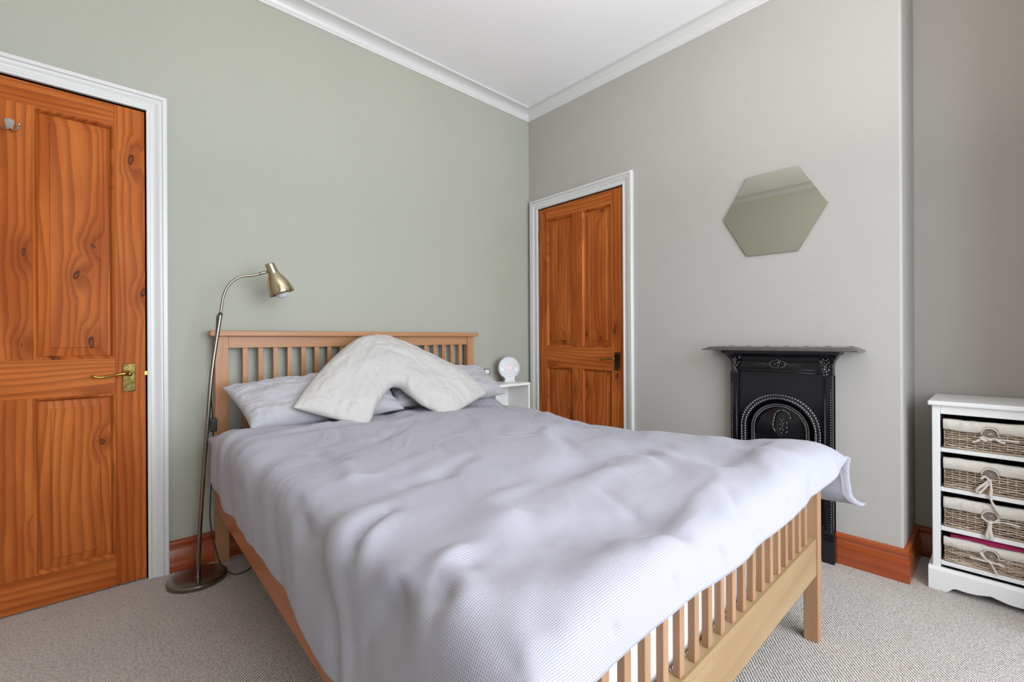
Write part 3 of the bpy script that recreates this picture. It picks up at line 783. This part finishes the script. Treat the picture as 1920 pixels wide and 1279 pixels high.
# front plate with an arched hole
m = MB(); RA = .165; ZS = .56; n = 28
top, bot = .835, .0
def plate(x0, x1):
    out = []
    a = [(FC + RA * math.cos(math.pi * i / n), ZS + RA * math.sin(math.pi * i / n)) for i in range(n + 1)]
    o = []
    for (y, z) in a:
        dy, dz = y - FC, z - ZS
        t_ = min((HW) / abs(dy) if abs(dy) > 1e-6 else 9e9, (top - ZS) / dz if dz > 1e-6 else 9e9)
        o.append((FC + dy * t_, ZS + dz * t_))
    a = [(FC + RA, 0.0)] + a + [(FC - RA, 0.0)]; o = [(FC + HW, 0.0)] + o + [(FC - HW, 0.0)]
    vs = []
    for x in (x0, x1): vs += [(x, y, z) for y, z in a] + [(x, y, z) for y, z in o]
    k = len(a); fs = []
    for i in range(k - 1):
        fs += [(i, i + 1, k + i + 1, k + i), (2 * k + i, 3 * k + i, 3 * k + i + 1, 2 * k + i + 1), (i, 2 * k + i, 2 * k + i + 1, i + 1), (k + i, k + i + 1, 3 * k + i + 1, 3 * k + i)]
    fs += [(0, k, 3 * k, 2 * k), (k - 1, 3 * k - 1, 4 * k - 1, 2 * k - 1)]
    m.add(vs, fs)
plate(-.002, -.030)
m.build('front_plate', iron, fp, smooth='auto')
# corner triangles of the plate above the arch are closed by a thin backing
fbx('back_plate', (-.001, FC - HW + .01, .0), (-.006, FC + HW - .01, .90))
for s in (-1, 1):
    y0, y1 = FC + s * (HW + .000), FC + s * (HW - .036)
    fbx('pilaster', (XB, y0, .12), (-.048, y1, .835))
    fbx('pilaster_base', (XB, FC + s * (HW + .006), 0), (-.058, FC + s * (HW - .042), .100))
    m = MB()
    for zz, dd in ((.102, .060), (.110, .056), (.117, .053)):
        m.box((XB, FC + s * (HW + .004), zz - .003), (-dd, FC + s * (HW - .040), zz + .003))
    m.build('base_moulding', iron, fp, bevel=.001)
    # beaded strips on the pilaster
    m = MB()
    for k in range(58):
        z = .14 + k * .011
        m.ball((-.0485, FC + s * (HW - .008), z), .0052, 8, 4, (.8, .75, .9))
    m.build('bead_strip', gloss, fp, smooth=True)
    m = MB()
    m.tube([(-.0485, FC + s * (HW - .030), .14), (-.0485, FC + s * (HW - .030), .82)], .0028, 8)
    m.build('pilaster_reed', iron, fp, smooth=True)
# rope mouldings round the arch
def rope(name, rad, r, lay, x, zs=.56, tail=.42):
    m = MB(); L = math.pi * rad; pts = []
    npt = 64
    path = [(x, FC + rad, zs - tail + tail * i / 10) for i in range(10)] + [(x, FC + rad * math.cos(math.pi * i / npt), zs + rad * math.sin(math.pi * i / npt)) for i in range(npt + 1)] + [(x, FC - rad, zs - tail * (i + 1) / 10) for i in range(10)]
    m.tube(path, r * .45, 8)
    # leaf-like lobes following the arch
    cnt = int((L + 0) / lay)
    for i in range(cnt + 1):
        a = math.pi * i / cnt
        for off in (-1, 1):
            aa = a + off * .2 * lay / rad
            rr_ = rad + off * r * .45
            m.ball((x - r * .45, FC + rr_ * math.cos(aa), zs + rr_ * math.sin(aa)), r * .55, 8, 5, (.9, .55 + .5 * abs(math.sin(aa)), .55 + .5 * abs(math.cos(aa))))
    for s in (-1, 1):
        for k in range(int(tail / lay)):
            for off in (-1, 1):
                m.ball((x - r * .45, FC + s * rad + off * r * .45, zs - k * lay - (.5 * lay if off > 0 else 0)), r * .55, 8, 5, (.9, .7, 1.1))
    m.build(name, gloss, fp, smooth=True)
rope('outer_arch_moulding', .160, .0185, .0125, -.030)
# recessed fillet between the mouldings and inner arch, plain ring
m = MB(); a = []
for i in range(41):
    th = math.pi * i / 40
    a.append((th,))
vs = []; fs = []
prof = [(.165, -.026), (.158, -.016), (.146, -.012), (.134, -.018), (.128, -.024)]
for th in [math.pi * i / 40 for i in range(41)]:
    for r_, x_ in prof: vs.append((x_, FC + r_ * math.cos(th), ZS + r_ * math.sin(th)))
k = len(prof)
fs = [(i * k + j, (i + 1) * k + j, (i + 1) * k + j + 1, i * k + j + 1) for i in range(40) for j in range(k - 1)]
b0 = len(vs)
for s in (1, -1):
    b0 = len(vs)
    for z in (0.06, ZS):
        for r_, x_ in prof: vs.append((x_, FC + s * r_, z))
    fs += [(b0 + j, b0 + j + 1, b0 + k + j + 1, b0 + k + j) for j in range(k - 1)]
m.add(vs, fs); m.build('arch_cove', iron, fp, smooth=True, fixn=False)
rope('inner_arch_moulding', .118, .0115, .0095, -.024)
# closed hood plate filling the arch, with a relief
m = MB()
NR = 10; NA = 32; vs = []; fs = []
for i in range(NR + 1):
    r_ = .122 * (1 - i / NR)
    for j in range(NA + 1):
        th = math.pi * j / NA
        bulge = .018 * (i / NR) ** .8 + .010 * math.exp(-((math.cos(th) * r_ / .122 - .1) / .25) ** 2) * (i / NR)
        vs.append((-.012 - bulge, FC + r_ * math.cos(th), ZS - .03 + (r_ * 1.2) * math.sin(th)))
for i in range(NR):
    for j in range(NA):
        q = i * (NA + 1) + j; fs.append((q, q + 1, q + NA + 2, q + NA + 1))
m.add(vs, fs); m.box((-.008, FC - .122, .08), (-.026, FC + .122, ZS - .03))
m.build('hood_plate', iron, fp, smooth='auto', fixn=False)
m = MB()
for k in range(26):
    t_ = k / 25; a = R(150 - 210 * t_); rad = .045 + .012 * math.sin(t_ * 7)
    m.ball((-.036, FC - .01 + rad * math.cos(a), .60 + rad * math.sin(a)), .0042 + .002 * (k % 3 == 0), 8, 5, (1, 1, 1))
for k in range(16):
    m.ball((-.034, FC - .02 + .016 * math.sin(k * 1.3), .585 - k * .0045 + .03), .0042, 8, 5)
m.build('hood_relief', gloss, fp, smooth=True)
# floral relief: centre cartouche and corner bouquets
rr2 = random.Random(3)
m = MB()
ctr = (FC + .005, .876)
for k in range(22):
    a = 2 * math.pi * k / 22
    m.ball((-.040, ctr[0] + .034 * math.cos(a), ctr[1] + .018 * math.sin(a)), .0045, 8, 5)
for k in range(10):
    m.ball((-.041, ctr[0] + rr2.uniform(-.012, .012), ctr[1] + rr2.uniform(-.008, .012)), rr2.uniform(.004, .007), 8, 5)
for s in (-1, 1):
    for k in range(16):
        m.ball((-.037, ctr[0] + s * (.034 + k * .0042), ctr[1] - .001 + .003 * math.sin(k * .9)), .0036 - k * .0001, 6, 4)
m.ball((-.041, ctr[0], ctr[1] + .022), .004, 8, 5, (1, .7, 1.6))
m.build('cartouche', gloss, fp, smooth=True)
for s in (-1, 1):
    m = MB()
    cy = FC + s * (HW - .024)
    for k in range(46):
        t_ = rr2.random(); z = .905 - t_ * .078; w_ = .020 * (1 - .55 * t_)
        m.ball((-.049 - rr2.random() * .004, cy + rr2.uniform(-w_, w_) - s * .006 * (1 - t_), z), rr2.uniform(.003, .0065), 7, 5, (1, rr2.uniform(.6, 1.3), rr2.uniform(.6, 1.6)))
    for k in range(4):
        a = rr2.uniform(0, 3)
        m.tube([(-.050, cy - .012 + k * .006, .898 - k * .01), (-.053, cy - .004 + k * .005, .886 - k * .01), (-.050, cy + k * .005, .868 - k * .011)], [.0015, .003, .001], 6)
    m.build('corner_bouquet', gloss, fp, smooth=True)

# ================================================================== MIRROR
hexp = [(-1.575, 1.814), (-1.807, 1.812), (-1.920, 1.614), (-1.799, 1.412), (-1.571, 1.416), (-1.457, 1.620)]
mc = (sum(p[0] for p in hexp) / 6, sum(p[1] for p in hexp) / 6)
def hx_(k, x): return [(x, mc[0] + (y - mc[0]) * k, mc[1] + (z - mc[1]) * k) for y, z in hexp]
MR = empty('mirror', (-.004, mc[0], mc[1] - .2), 'frameless hexagonal mirror hung above the fireplace', 'mirror')
m = MB(); m.sweep(None, [hx_(.985, 0.0), hx_(.985, -.004), hx_(1.0, -.0045), hx_(1.0, -.0075)]); m.build('mirror_backing', mirrorE, MR)
m = MB(); m.sweep(None, [hx_(.997, -.0074), hx_(.997, -.0088), hx_(.994, -.0090)])
m.build('mirror_glass', mirrorM, MR)

# ================================================================== SIDE TABLE, CLOCK, WATCH
S = empty('side_table', (-.39, -.13, 0), 'white open cube side table between the bed and the corner', 'side table')
sx0, sx1, sy0, sy1, sz = -.548, -.236, -.240, -.022, .705
box('table_top', (sx0, sy0, sz - .016), (sx1, sy1, sz), shelfM, S, bevel=.001)
box('side_panel', (sx0, sy0, 0), (sx0 + .016, sy1, sz - .016), shelfM, S, bevel=.001)
box('side_panel', (sx1 - .016, sy0, 0), (sx1, sy1, sz - .016), shelfM, S, bevel=.001)
box('back_panel', (sx0 + .016, sy1 - .008, .02), (sx1 - .016, sy1, sz - .016), shelfM, S)
box('shelf', (sx0 + .016, sy0 + .002, .30), (sx1 - .016, sy1 - .008, .316), shelfM, S, bevel=.001)
box('shelf', (sx0 + .016, sy0 + .002, .02), (sx1 - .016, sy1 - .008, .036), shelfM, S, bevel=.001)
# wake-up light
cy_ = -.115
CK = empty('alarm_clock', (-.318, cy_, sz), 'round white wake-up light with pink digits on the side table', 'clock')
ax = Vector((-.42, -.90, .10)).normalized()
cc = Vector((-.318, cy_, sz + .098))
m = MB(); m.lathe(cc, ax, [(-.034, .0), (-.034, .050), (-.028, .066), (-.016, .076), (0.0, .079), (.004, .0785), (.008, .075), (.010, .060), (.012, 0)], 48)
m.build('clock_body', whiteP, CK, smooth='auto')
m = MB(); m.lathe(cc, ax, [(-.037, .0), (-.037, .052), (-.030, .068), (-.020, .0775), (-.006, .0815), (-.001, .081), (-.001, .070)], 48); m.build('clock_shell', greyP, CK, smooth='auto')
side = ax.cross(Vector((0, 0, 1))).normalized(); upc = side.cross(ax).normalized()
m = MB(); fr_ = [cc - upc * .092 + side * k for k in (-.046, .046)]
def cb(w, d0, d1, h): return [cc + ax * d0 + side * -w + upc * h, cc + ax * d0 + side * w + upc * h, cc + ax * d1 + side * w + upc * h, cc + ax * d1 + side * -w + upc * h]
b_ = [[Vector((p.x, p.y, sz)) for p in cb(.040, -.034, .010, -.09)], cb(.034, -.032, .010, -.080), cb(.040, -.030, .009, -.060)]
m.sweep(None, b_); m.build('clock_base', whiteP, CK, smooth='auto', bevel=.002)
def disc(name, pts, d, mat):
    m = MB(); m.sweep(None, [[cc + ax * (d - .0016) + side * a + upc * b for a, b in pts], [cc + ax * d + side * a + upc * b for a, b in pts]]); return m.build(name, mat, CK)
for k, a in enumerate((-.011, -.0035, .006, .0135)):
    for zz in (-.004, .004):
        disc('digit', [(a - .0022, zz - .003), (a + .0022, zz - .003), (a + .0022, zz + .003), (a - .0022, zz + .003)], .0125, pinkE)
fan = lambda s: [(s * .047 + .017 * math.sin(t), -.022 + .022 * math.cos(t)) for t in [R(-45 + 10 * i) for i in range(10)]] + [(s * .047, -.030)]
btn = plain('pale_touch_button', srgb(200, 204, 212), 0.25, bump=0.0)
for s in (-1, 1): disc('touch_button', [(a, b) for a, b in fan(s)], .0105, btn)
disc('status_strip', [(.044 * math.sin(t), -.010 - .046 * math.cos(t)) for t in [R(-42 + 7 * i) for i in range(13)]] + [(.040 * math.sin(t), -.010 - .042 * math.cos(t)) for t in [R(42 - 7 * i) for i in range(13)]], .0105, btn)
# smartwatch on a little charging stand
wc = Vector((-.505, -.100, .785))
WT = empty('smartwatch', (wc.x, wc.y, sz), 'small black-rimmed watch on a stand, between headboard and round clock', 'watch')
def rrect(w, h, r, n=5):
    out = []
    for cx, cz, a0 in ((w - r, h - r, 0), (-w + r, h - r, 90), (-w + r, -h + r, 180), (w - r, -h + r, 270)):
        for i in range(n + 1):
            a = R(a0 + 90 * i / n); out.append((cx + r * math.cos(a), cz + r * math.sin(a)))
    return out
wa = Vector((-.35, -.93, .1)).normalized(); ws_ = wa.cross(Vector((0, 0, 1))).normalized(); wu = ws_.cross(wa)
def wring(k, d): return [wc + ws_ * a * k + wu * b * k + wa * d for a, b in rrect(.0215, .0200, .007)]
m = MB(); m.sweep(None, [wring(.9, -.012), wring(1, -.008), wring(1, .001), wring(.92, .004)]); m.build('watch_case', blackP, WT, smooth='auto')
m = MB(); m.sweep(None, [wring(.66, .0038), wring(.66, .0048)]); m.build('watch_face', whiteP, WT)
m = MB(); m.tube([wc - wa * .010 - wu * .012, wc - wa * .022 - wu * .035, (wc.x + .004, wc.y + .012, sz + .004)], [.006, .005, .006], 8); m.box((wc.x - .02, wc.y - .012, sz), (wc.x + .028, wc.y + .036, sz + .005)); m.build('charging_stand', blackP, WT, smooth='auto')

# ================================================================== FLOOR LAMP
LB = (-2.130, -.165)
LP = empty('floor_lamp', (LB[0], LB[1], 0), 'brushed nickel floor lamp with curved arm and bell shade leaning by the headboard', 'lamp')
m = MB(); m.lathe((LB[0], LB[1], 0), (0, 0, 1), [(0, .102), (.002, .106), (.016, .107), (.0185, .1055), (.0195, .103), (.020, .05), (.020, 0)], 64)
m.build('lamp_base', nickel, LP, smooth='auto')
yp = -.180
pole = bez([(-2.130, -.180, .018), (-2.124, yp, .20), (-2.110, yp, .435), (-2.094, yp, .66), (-2.078, yp, .87), (-2.046, yp, 1.115)])
m = MB(); m.tube(pole, .0078, 14); m.lathe((-2.130, -.180, .018), (0, 0, 1), [(0, .013), (.004, .0125), (.006, .009), (.03, .0085), (.03, 0)], 20)
m.build('lamp_pole', nickel, LP, smooth='auto')
m = MB(); m.lathe(pole[-1], pole[-1] - pole[-2], [(-.004, .0088), (.004, .0088), (.005, .004), (.005, 0)], 16); m.build('collar', blackP, LP, smooth='auto')
arm = bez([(-2.046, yp, 1.118), (-2.037, yp, 1.182), (-2.024, yp, 1.225), (-2.004, yp - .002, 1.256), (-1.970, yp - .004, 1.282), (-1.925, yp - .006, 1.292), (-1.868, yp - .014, 1.312)])
m = MB(); m.tube(arm, .0052, 12); m.tube(arm[-6:], .0062, 12); m.build('lamp_arm', nickel, LP, smooth=True)
# shade
yh_ = -.195
T0_ = Vector((-1.858, yh_, 1.352)); T1_ = Vector((-1.806, yh_ - .006, 1.216))
sax = (T1_ - T0_).normalized()
SH = MB()
SH.lathe(T0_, sax, [(-.001, 0), (0, .017), (.004, .0205), (.044, .0225), (.047, .0225)], 40)
shc = SH.build('shade_cap', nickelS, LP, smooth='auto')
m = MB(); pf = [(.046, .0225), (.055, .027), (.070, .036), (.090, .0445), (.110, .050), (.130, .0535), (.146, .0555)]
pf2 = pf + [(.146, .0545)] + [(t - .0, r - .001) for t, r in pf[::-1]]
o_ = T0_; seg = 48; d = sax; a = d.orthogonal().normalized(); b = d.cross(a); vs = []
for t_, r_ in pf2:
    for k in range(seg):
        th = 2 * math.pi * k / seg; vs.append(o_ + d * t_ + (a * math.cos(th) + b * math.sin(th)) * r_)
fs = [(i * seg + k, i * seg + (k + 1) % seg, (i + 1) * seg + (k + 1) % seg, (i + 1) * seg + k) for i in range(len(pf2) - 1) for k in range(seg)]
m.add(vs, fs); m.build('lamp_shade', nickelS, LP, smooth=True)
bc = T0_ + sax * .136
m = MB(); m.lathe(T0_ + sax * .06, sax, [(0, .012), (.03, .013), (.05, .022), (.066, .0285), (.080, .0300), (.092, .0265), (.101, .017), (.1055, .006), (.1065, 0)], 32); m.build('light_bulb', bulbM, LP, smooth=True)
# cord with inline switch
cord = bez([(-2.058, yp, 1.112), (-2.066, yp, .98), (-2.080, yp + .006, .80), (-2.064, -.105, .66), (-2.062, -.098, .60), (-2.066, -.095, .42), (-2.072, -.08, .25), (-2.062, -.055, .155), (-2.055, -.10, .09), (-2.045, -.17, .035), (-2.012, -.225, .006), (-1.96, -.225, .004), (-1.91, -.17, .004), (-1.80, -.12, .004)])
m = MB(); m.tube(cord, .0024, 8); m.build('lamp_cord', blackP, LP, smooth=True)
m = MB(); m.box((-2.075, -.112, .603), (-2.048, -.092, .662)); sw = m.build('cord_switch', blackP, LP, bevel=.004)
m = MB(); m.box((-2.068, -.1145, .628), (-2.056, -.110, .645)); m.build('switch_rocker', blackP, sw, bevel=.001)

# ================================================================== CABINET WITH BASKETS
CX0, CX1 = .022, .335
CY0, CY1 = -2.578, -2.257      # body (CY1 is the left side as seen)
CB = empty('basket_cabinet', ((CX0 + CX1) / 2, (CY0 + CY1) / 2, 0), 'narrow white cabinet with four wicker baskets in the right alcove', 'cabinet')
def cbx(name, a, b, mat=cabM, bevel=.002): return box(name, a, b, mat, CB, bevel=bevel)
cbx('top_board', (CX0 - .012, CY0 - .012, .730), (CX1 + .004, CY1 + .012, .748), bevel=.004)
FW = .024
for ya, yb in ((CY1 - .016, CY1), (CY0, CY0 + .016)): cbx('side_panel', (CX0 + .016, ya, 0), (CX1, yb, .73))
for ya, yb in ((CY1 - FW, CY1), (CY0, CY0 + FW)): cbx('face_stile', (CX0, ya, .085), (CX0 + .016, yb, .73))
cbx('face_rail', (CX0, CY0 + FW, .697), (CX0 + .016, CY1 - FW, .73))
SHZ = [(.547, .563), (.391, .407), (.236, .253), (.100, .116)]
for z0, z1 in SHZ: cbx('shelf', (CX0 + .001, CY0 + .016 if False else CY0 + FW, z0), (CX1 - .006, CY1 - FW, z1))
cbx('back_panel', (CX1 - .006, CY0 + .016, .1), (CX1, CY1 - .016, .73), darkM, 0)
for ya, yb in ((CY1 - FW - .0002, CY1 - .0165), (CY0 + .0165, CY0 + FW + .0002)): cbx('inner_shade_strip', (CX0 + .017, ya - .002, .116), (CX1 - .007, yb, .697), darkM, 0)  # dark strips: shade beside the baskets put into their colour
# plinth with scalloped lower edge
m = MB()
n = 40; ya, yb = CY1 + .012, CY0 - .012
lo = []; 
def scal(t):
    # t 0..1 across the width
    e = min(t, 1 - t)
    if e < .16: return 0.0
    if e < .23: return .022 * math.sin((e - .16) / .07 * math.pi / 2)
    return .022 + .010 * math.sin((e - .23) / .27 * math.pi / 2) * 1.0 - .008 * math.sin((e - .23) / .27 * math.pi)
for x0_, x1_ in ((CX0 - .012, CX0 + .006),):
    vs = []; fs = []
    for i in range(n + 1):
        t = i / n; y = ya + (yb - ya) * t; z = scal(t)
        vs += [(x0_, y, z), (x0_, y, .078), (x0_ + .006, y, .090), (x1_, y, .090), (x1_, y, z)]
    for i in range(n):
        for k in range(5):
            q = i * 5 + k; r_ = i * 5 + (k + 1) % 5; fs.append((q, r_, r_ + 5, q + 5))
    fs += [(0, 1, 2, 3, 4), tuple(n * 5 + k for k in (4, 3, 2, 1, 0))]
    m.add(vs, fs)
m.build('plinth', cabM, CB, bevel=.001)
for y in (CY1 + .000, CY0 - .012): cbx('plinth_side', (CX0 + .006, y, 0), (CX1, y + .012, .09))

rb = random.Random(11)
def basket(i, z0, h, sag, label, bow, tilt=0.0):
    y0, y1 = CY0 + .033, CY1 - .036      # y0 right, y1 left
    xf, xb = CX0 + .010, CX1 - .03
    yc = (y0 + y1) / 2 + .003
    B = empty('storage_basket', ((xf + xb) / 2, yc, z0), label, 'basket', 'wicker storage baskets in the white cabinet')
    # woven walls: horizontal canes passing over and under the stakes
    rows = 10; hz_ = h * .70; m = MB()
    per = [(xf, y1), (xf, y0), (xb, y0), (xb, y1)]
    def peri(s):
        L = [y1 - y0, xb - xf, y1 - y0, xb - xf]; T = sum(L); s = s % T
        for k in range(4):
            if s <= L[k]:
                a = per[k]; b = per[(k + 1) % 4]; f = s / L[k]
                nx, ny = [(-1, 0), (0, -1), (1, 0), (0, 1)][k]
                return a[0] + (b[0] - a[0]) * f, a[1] + (b[1] - a[1]) * f, nx, ny
            s -= L[k]
        return (*per[0], -1, 0)
    fr_len = y1 - y0; step = fr_len / 12
    for r_ in range(rows):
        z = z0 + .006 + (hz_ - .008) * r_ / (rows - 1)
        pts = []
        k0 = 0; tot = 2 * (fr_len + (xb - xf))
        ns = int(fr_len / step * 2) + 1
        # front face in full, sides coarse
        for k in range(ns):
            s = k * step / 2; px_, py_, nx, ny = peri(s)
            ph = math.cos(math.pi * (s / step + r_)) * .0028
            pts.append((px_ - ph - rb.uniform(0, .001), py_, z + rb.uniform(-.0012, .0012)))
        m.tube(pts, .0030 + rb.uniform(-.0004, .0005), 6)
        for s0, dx_ in ((y1, 1), (y0, 1)):
            m.tube([(xf + .002, s0, z), (xb, s0, z)], .0028, 5)
    for k in range(13):
        y = y1 - step * k if k else y1
        m.tube([(xf, y, z0 + .002), (xf, y, z0 + hz_ + .004)], .0024, 6)
    for q in (-.0015, .0015):
        m.tube([(xf - .002, y1 + .001, z0 + .003 + q), (xf - .003, yc, z0 + .004 + q), (xf - .002, y0 - .001, z0 + .003 - q)], .0030, 6)
    wv = m.build('woven_cane', wickM, B, smooth=True); wv['kind'] = 'stuff'
    box('weave_gap_shade', (xf + .003, y0 + .002, z0 + .004), (xb, y1 - .002, z0 + hz_), darkM, B)  # dark box: shade between the canes put into its colour
    # cotton liner folded over the rim
    nu, nv = 90, 16
    t = np.linspace(0, 1, nu)[:, None]; s = np.linspace(0, 1, nv)[None, :]
    ztop = z0 + h - .004 + .003 * fbm(t * 6, s * 0 + i * 3.3, 4, 2) * 2 - tilt * 0
    yv = y1 + .004 - (y1 - y0 + .008) * t
    zb_ = z0 + hz_ * (.90 if not sag else .90) - sag * np.exp(-((yv - yc) / .035) ** 2) + .006 * fbm(t * 5, t * 0 + i, 8, 2)
    # notch for the handle hole
    notch = .020 * np.sqrt(np.clip(1 - ((yv - yc) / .024) ** 2, 0, 1))
    hem = zb_ + notch * 1.0
    zz = ztop + (hem - ztop) * s
    roll = .006 * np.sin(np.clip(s * 1.0, 0, 1) * math.pi) + .004 * (fbm(t * 18, s * 1.5 + i, 15, 2))
    xx = xf - .005 - roll + 0 * t
    xx = np.where(s < .08, xf + .004 - (s / .08) * .009 - roll, xx)
    P = np.stack([xx, yv + 0 * s, zz], -1)
    li = grid_object('liner', P, linerM, B)
    md = li.modifiers.new('solid', 'SOLIDIFY'); md.thickness = .0015
    # handle hole: disc with the shade inside put into its colour
    m = MB()
    hc = z0 + hz_ * .88 - sag
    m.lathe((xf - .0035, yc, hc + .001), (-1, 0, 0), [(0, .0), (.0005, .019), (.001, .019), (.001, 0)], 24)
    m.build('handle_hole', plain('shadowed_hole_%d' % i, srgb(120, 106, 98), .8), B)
    arc_ = [(xf - .009, yc + .0215 * math.cos(R(a)), hc + .0215 * math.sin(R(a))) for a in range(-10, 191, 12)]
    m = MB(); m.tube(arc_, .0022, 6); m.build('hole_binding', ribM, B, smooth=True)
    # ribbons
    def strip(path, w, name='ribbon'):
        path = bez(path, 6); m = MB(); vs = []; fs = []
        for k, p in enumerate(path):
            d_ = (path[min(k + 1, len(path) - 1)] - path[max(k - 1, 0)]).normalized()
            sd = d_.cross(Vector((1, 0, .05))).normalized()
            ww = w * (.65 + .35 * abs(math.cos(k * .35)))
            vs += [p + sd * ww, p - sd * ww]
        for k in range(len(path) - 1): fs.append((2 * k, 2 * k + 1, 2 * k + 3, 2 * k + 2))
        m.add(vs, fs); o = m.build(name, ribM, B, smooth=True, fixn=False)
        md = o.modifiers.new('solid', 'SOLIDIFY'); md.thickness = .0012
    X_ = xf - .016
    for pth, w in bow(X_, yc, hc): strip(pth, w)
    m = MB(); m.ball((X_ - .002, yc, hc - .020), .0055, 10, 6, (.7, 1.1, .9)); m.build('ribbon_knot', ribM, B, smooth=True)
    return B
# image-left is +y
def bow1(X, y, z):
    k = z - .020
    return [([(X, y, k), (X - .004, y + .018, k + .002), (X - .003, y + .034, k - .010), (X - .001, y + .045, k - .016)], .0040),
            ([(X, y, k), (X - .006, y + .014, k + .008), (X - .006, y + .026, k + .003), (X - .003, y + .012, k - .004), (X, y, k - .002)], .0035),
            ([(X, y, k), (X - .005, y - .014, k + .006), (X - .004, y - .028, k - .004), (X - .002, y - .040, k - .006)], .0042),
            ([(X, y, k), (X - .003, y - .030, k + .004), (X - .002, y - .075, k + .004)], .0030)]
def bow2(X, y, z):
    k = z - .020
    return [([(X, y, k + .004), (X - .006, y + .018, k - .018), (X - .006, y + .034, k - .040), (X - .004, y + .030, k - .052), (X - .004, y + .016, k - .034), (X, y, k)], .0045),
            ([(X, y, k), (X - .005, y - .004, k - .030), (X - .005, y - .002, k - .065), (X - .004, y - .014, k - .098), (X - .003, y - .026, k - .120)], .0048),
            ([(X, y, k), (X - .004, y + .012, k + .014), (X - .003, y + .024, k + .002)], .004)]
def bow3(X, y, z):
    k = z - .018
    return [([(X + .006, y + .024, k + .016), (X, y + .010, k + .004), (X - .002, y, k)], .0042), ([(X + .006, y - .024, k + .016), (X, y - .010, k + .004), (X - .002, y, k)], .0042),
            ([(X - .002, y, k), (X - .005, y + .004, k - .030), (X - .004, y + .010, k - .062)], .006), ([(X - .002, y, k), (X - .005, y - .001, k - .030), (X - .004, y - .004, k - .064)], .006),
            ([(X, y, k + .002), (X - .002, y - .04, k + .010), (X, y - .075, k + .006)], .0035)]
def bow4(X, y, z):
    k = z - .020
    return [([(X, y, k), (X - .005, y + .020, k + .001), (X - .004, y + .040, k + .002), (X - .002, y + .054, k + .001)], .0042),
            ([(X, y, k), (X - .006, y + .014, k + .012), (X - .004, y + .026, k + .030)], .0050),
            ([(X, y, k), (X - .005, y - .018, k + .002), (X - .004, y - .036, k - .004)], .0048),
            ([(X, y, k), (X - .005, y - .008, k - .016), (X - .003, y - .020, k - .042)], .0030)]
basket(0, .563, .118, 0.0, 'wicker basket on the top shelf, cream liner tied in a short bow', bow1)
basket(1, .407, .122, 0.0, 'wicker basket on the second shelf, with one long looped ribbon hanging down', bow2)
basket(2, .253, .122, .004, 'wicker basket on the third shelf, its ribbon ends knotted straight down', bow3)
basket(3, .116, .100, 0.0, 'wicker basket on the bottom shelf, under the magenta cloth', bow4)
# magenta cloth in the lowest basket
t = np.linspace(0, 1, 60)[:, None]; s = np.linspace(0, 1, 20)[None, :]
Pm = np.stack([CX0 + .018 + .16 * s + 0 * t, CY1 - .050 - .225 * t + 0 * s, .218 + .010 * np.sin(t * 3.0) * (1 - .3 * s) + .006 * fbm(t * 6, s * 3, 3, 2) - .020 * (s < .03) + 0 * s], -1)
mg = grid_object('folded_cloth', Pm, magM); md = mg.modifiers.new('solid', 'SOLIDIFY'); md.thickness = .012
tag(mg, 'magenta cloth lying on top of the bottom basket', 'cloth')
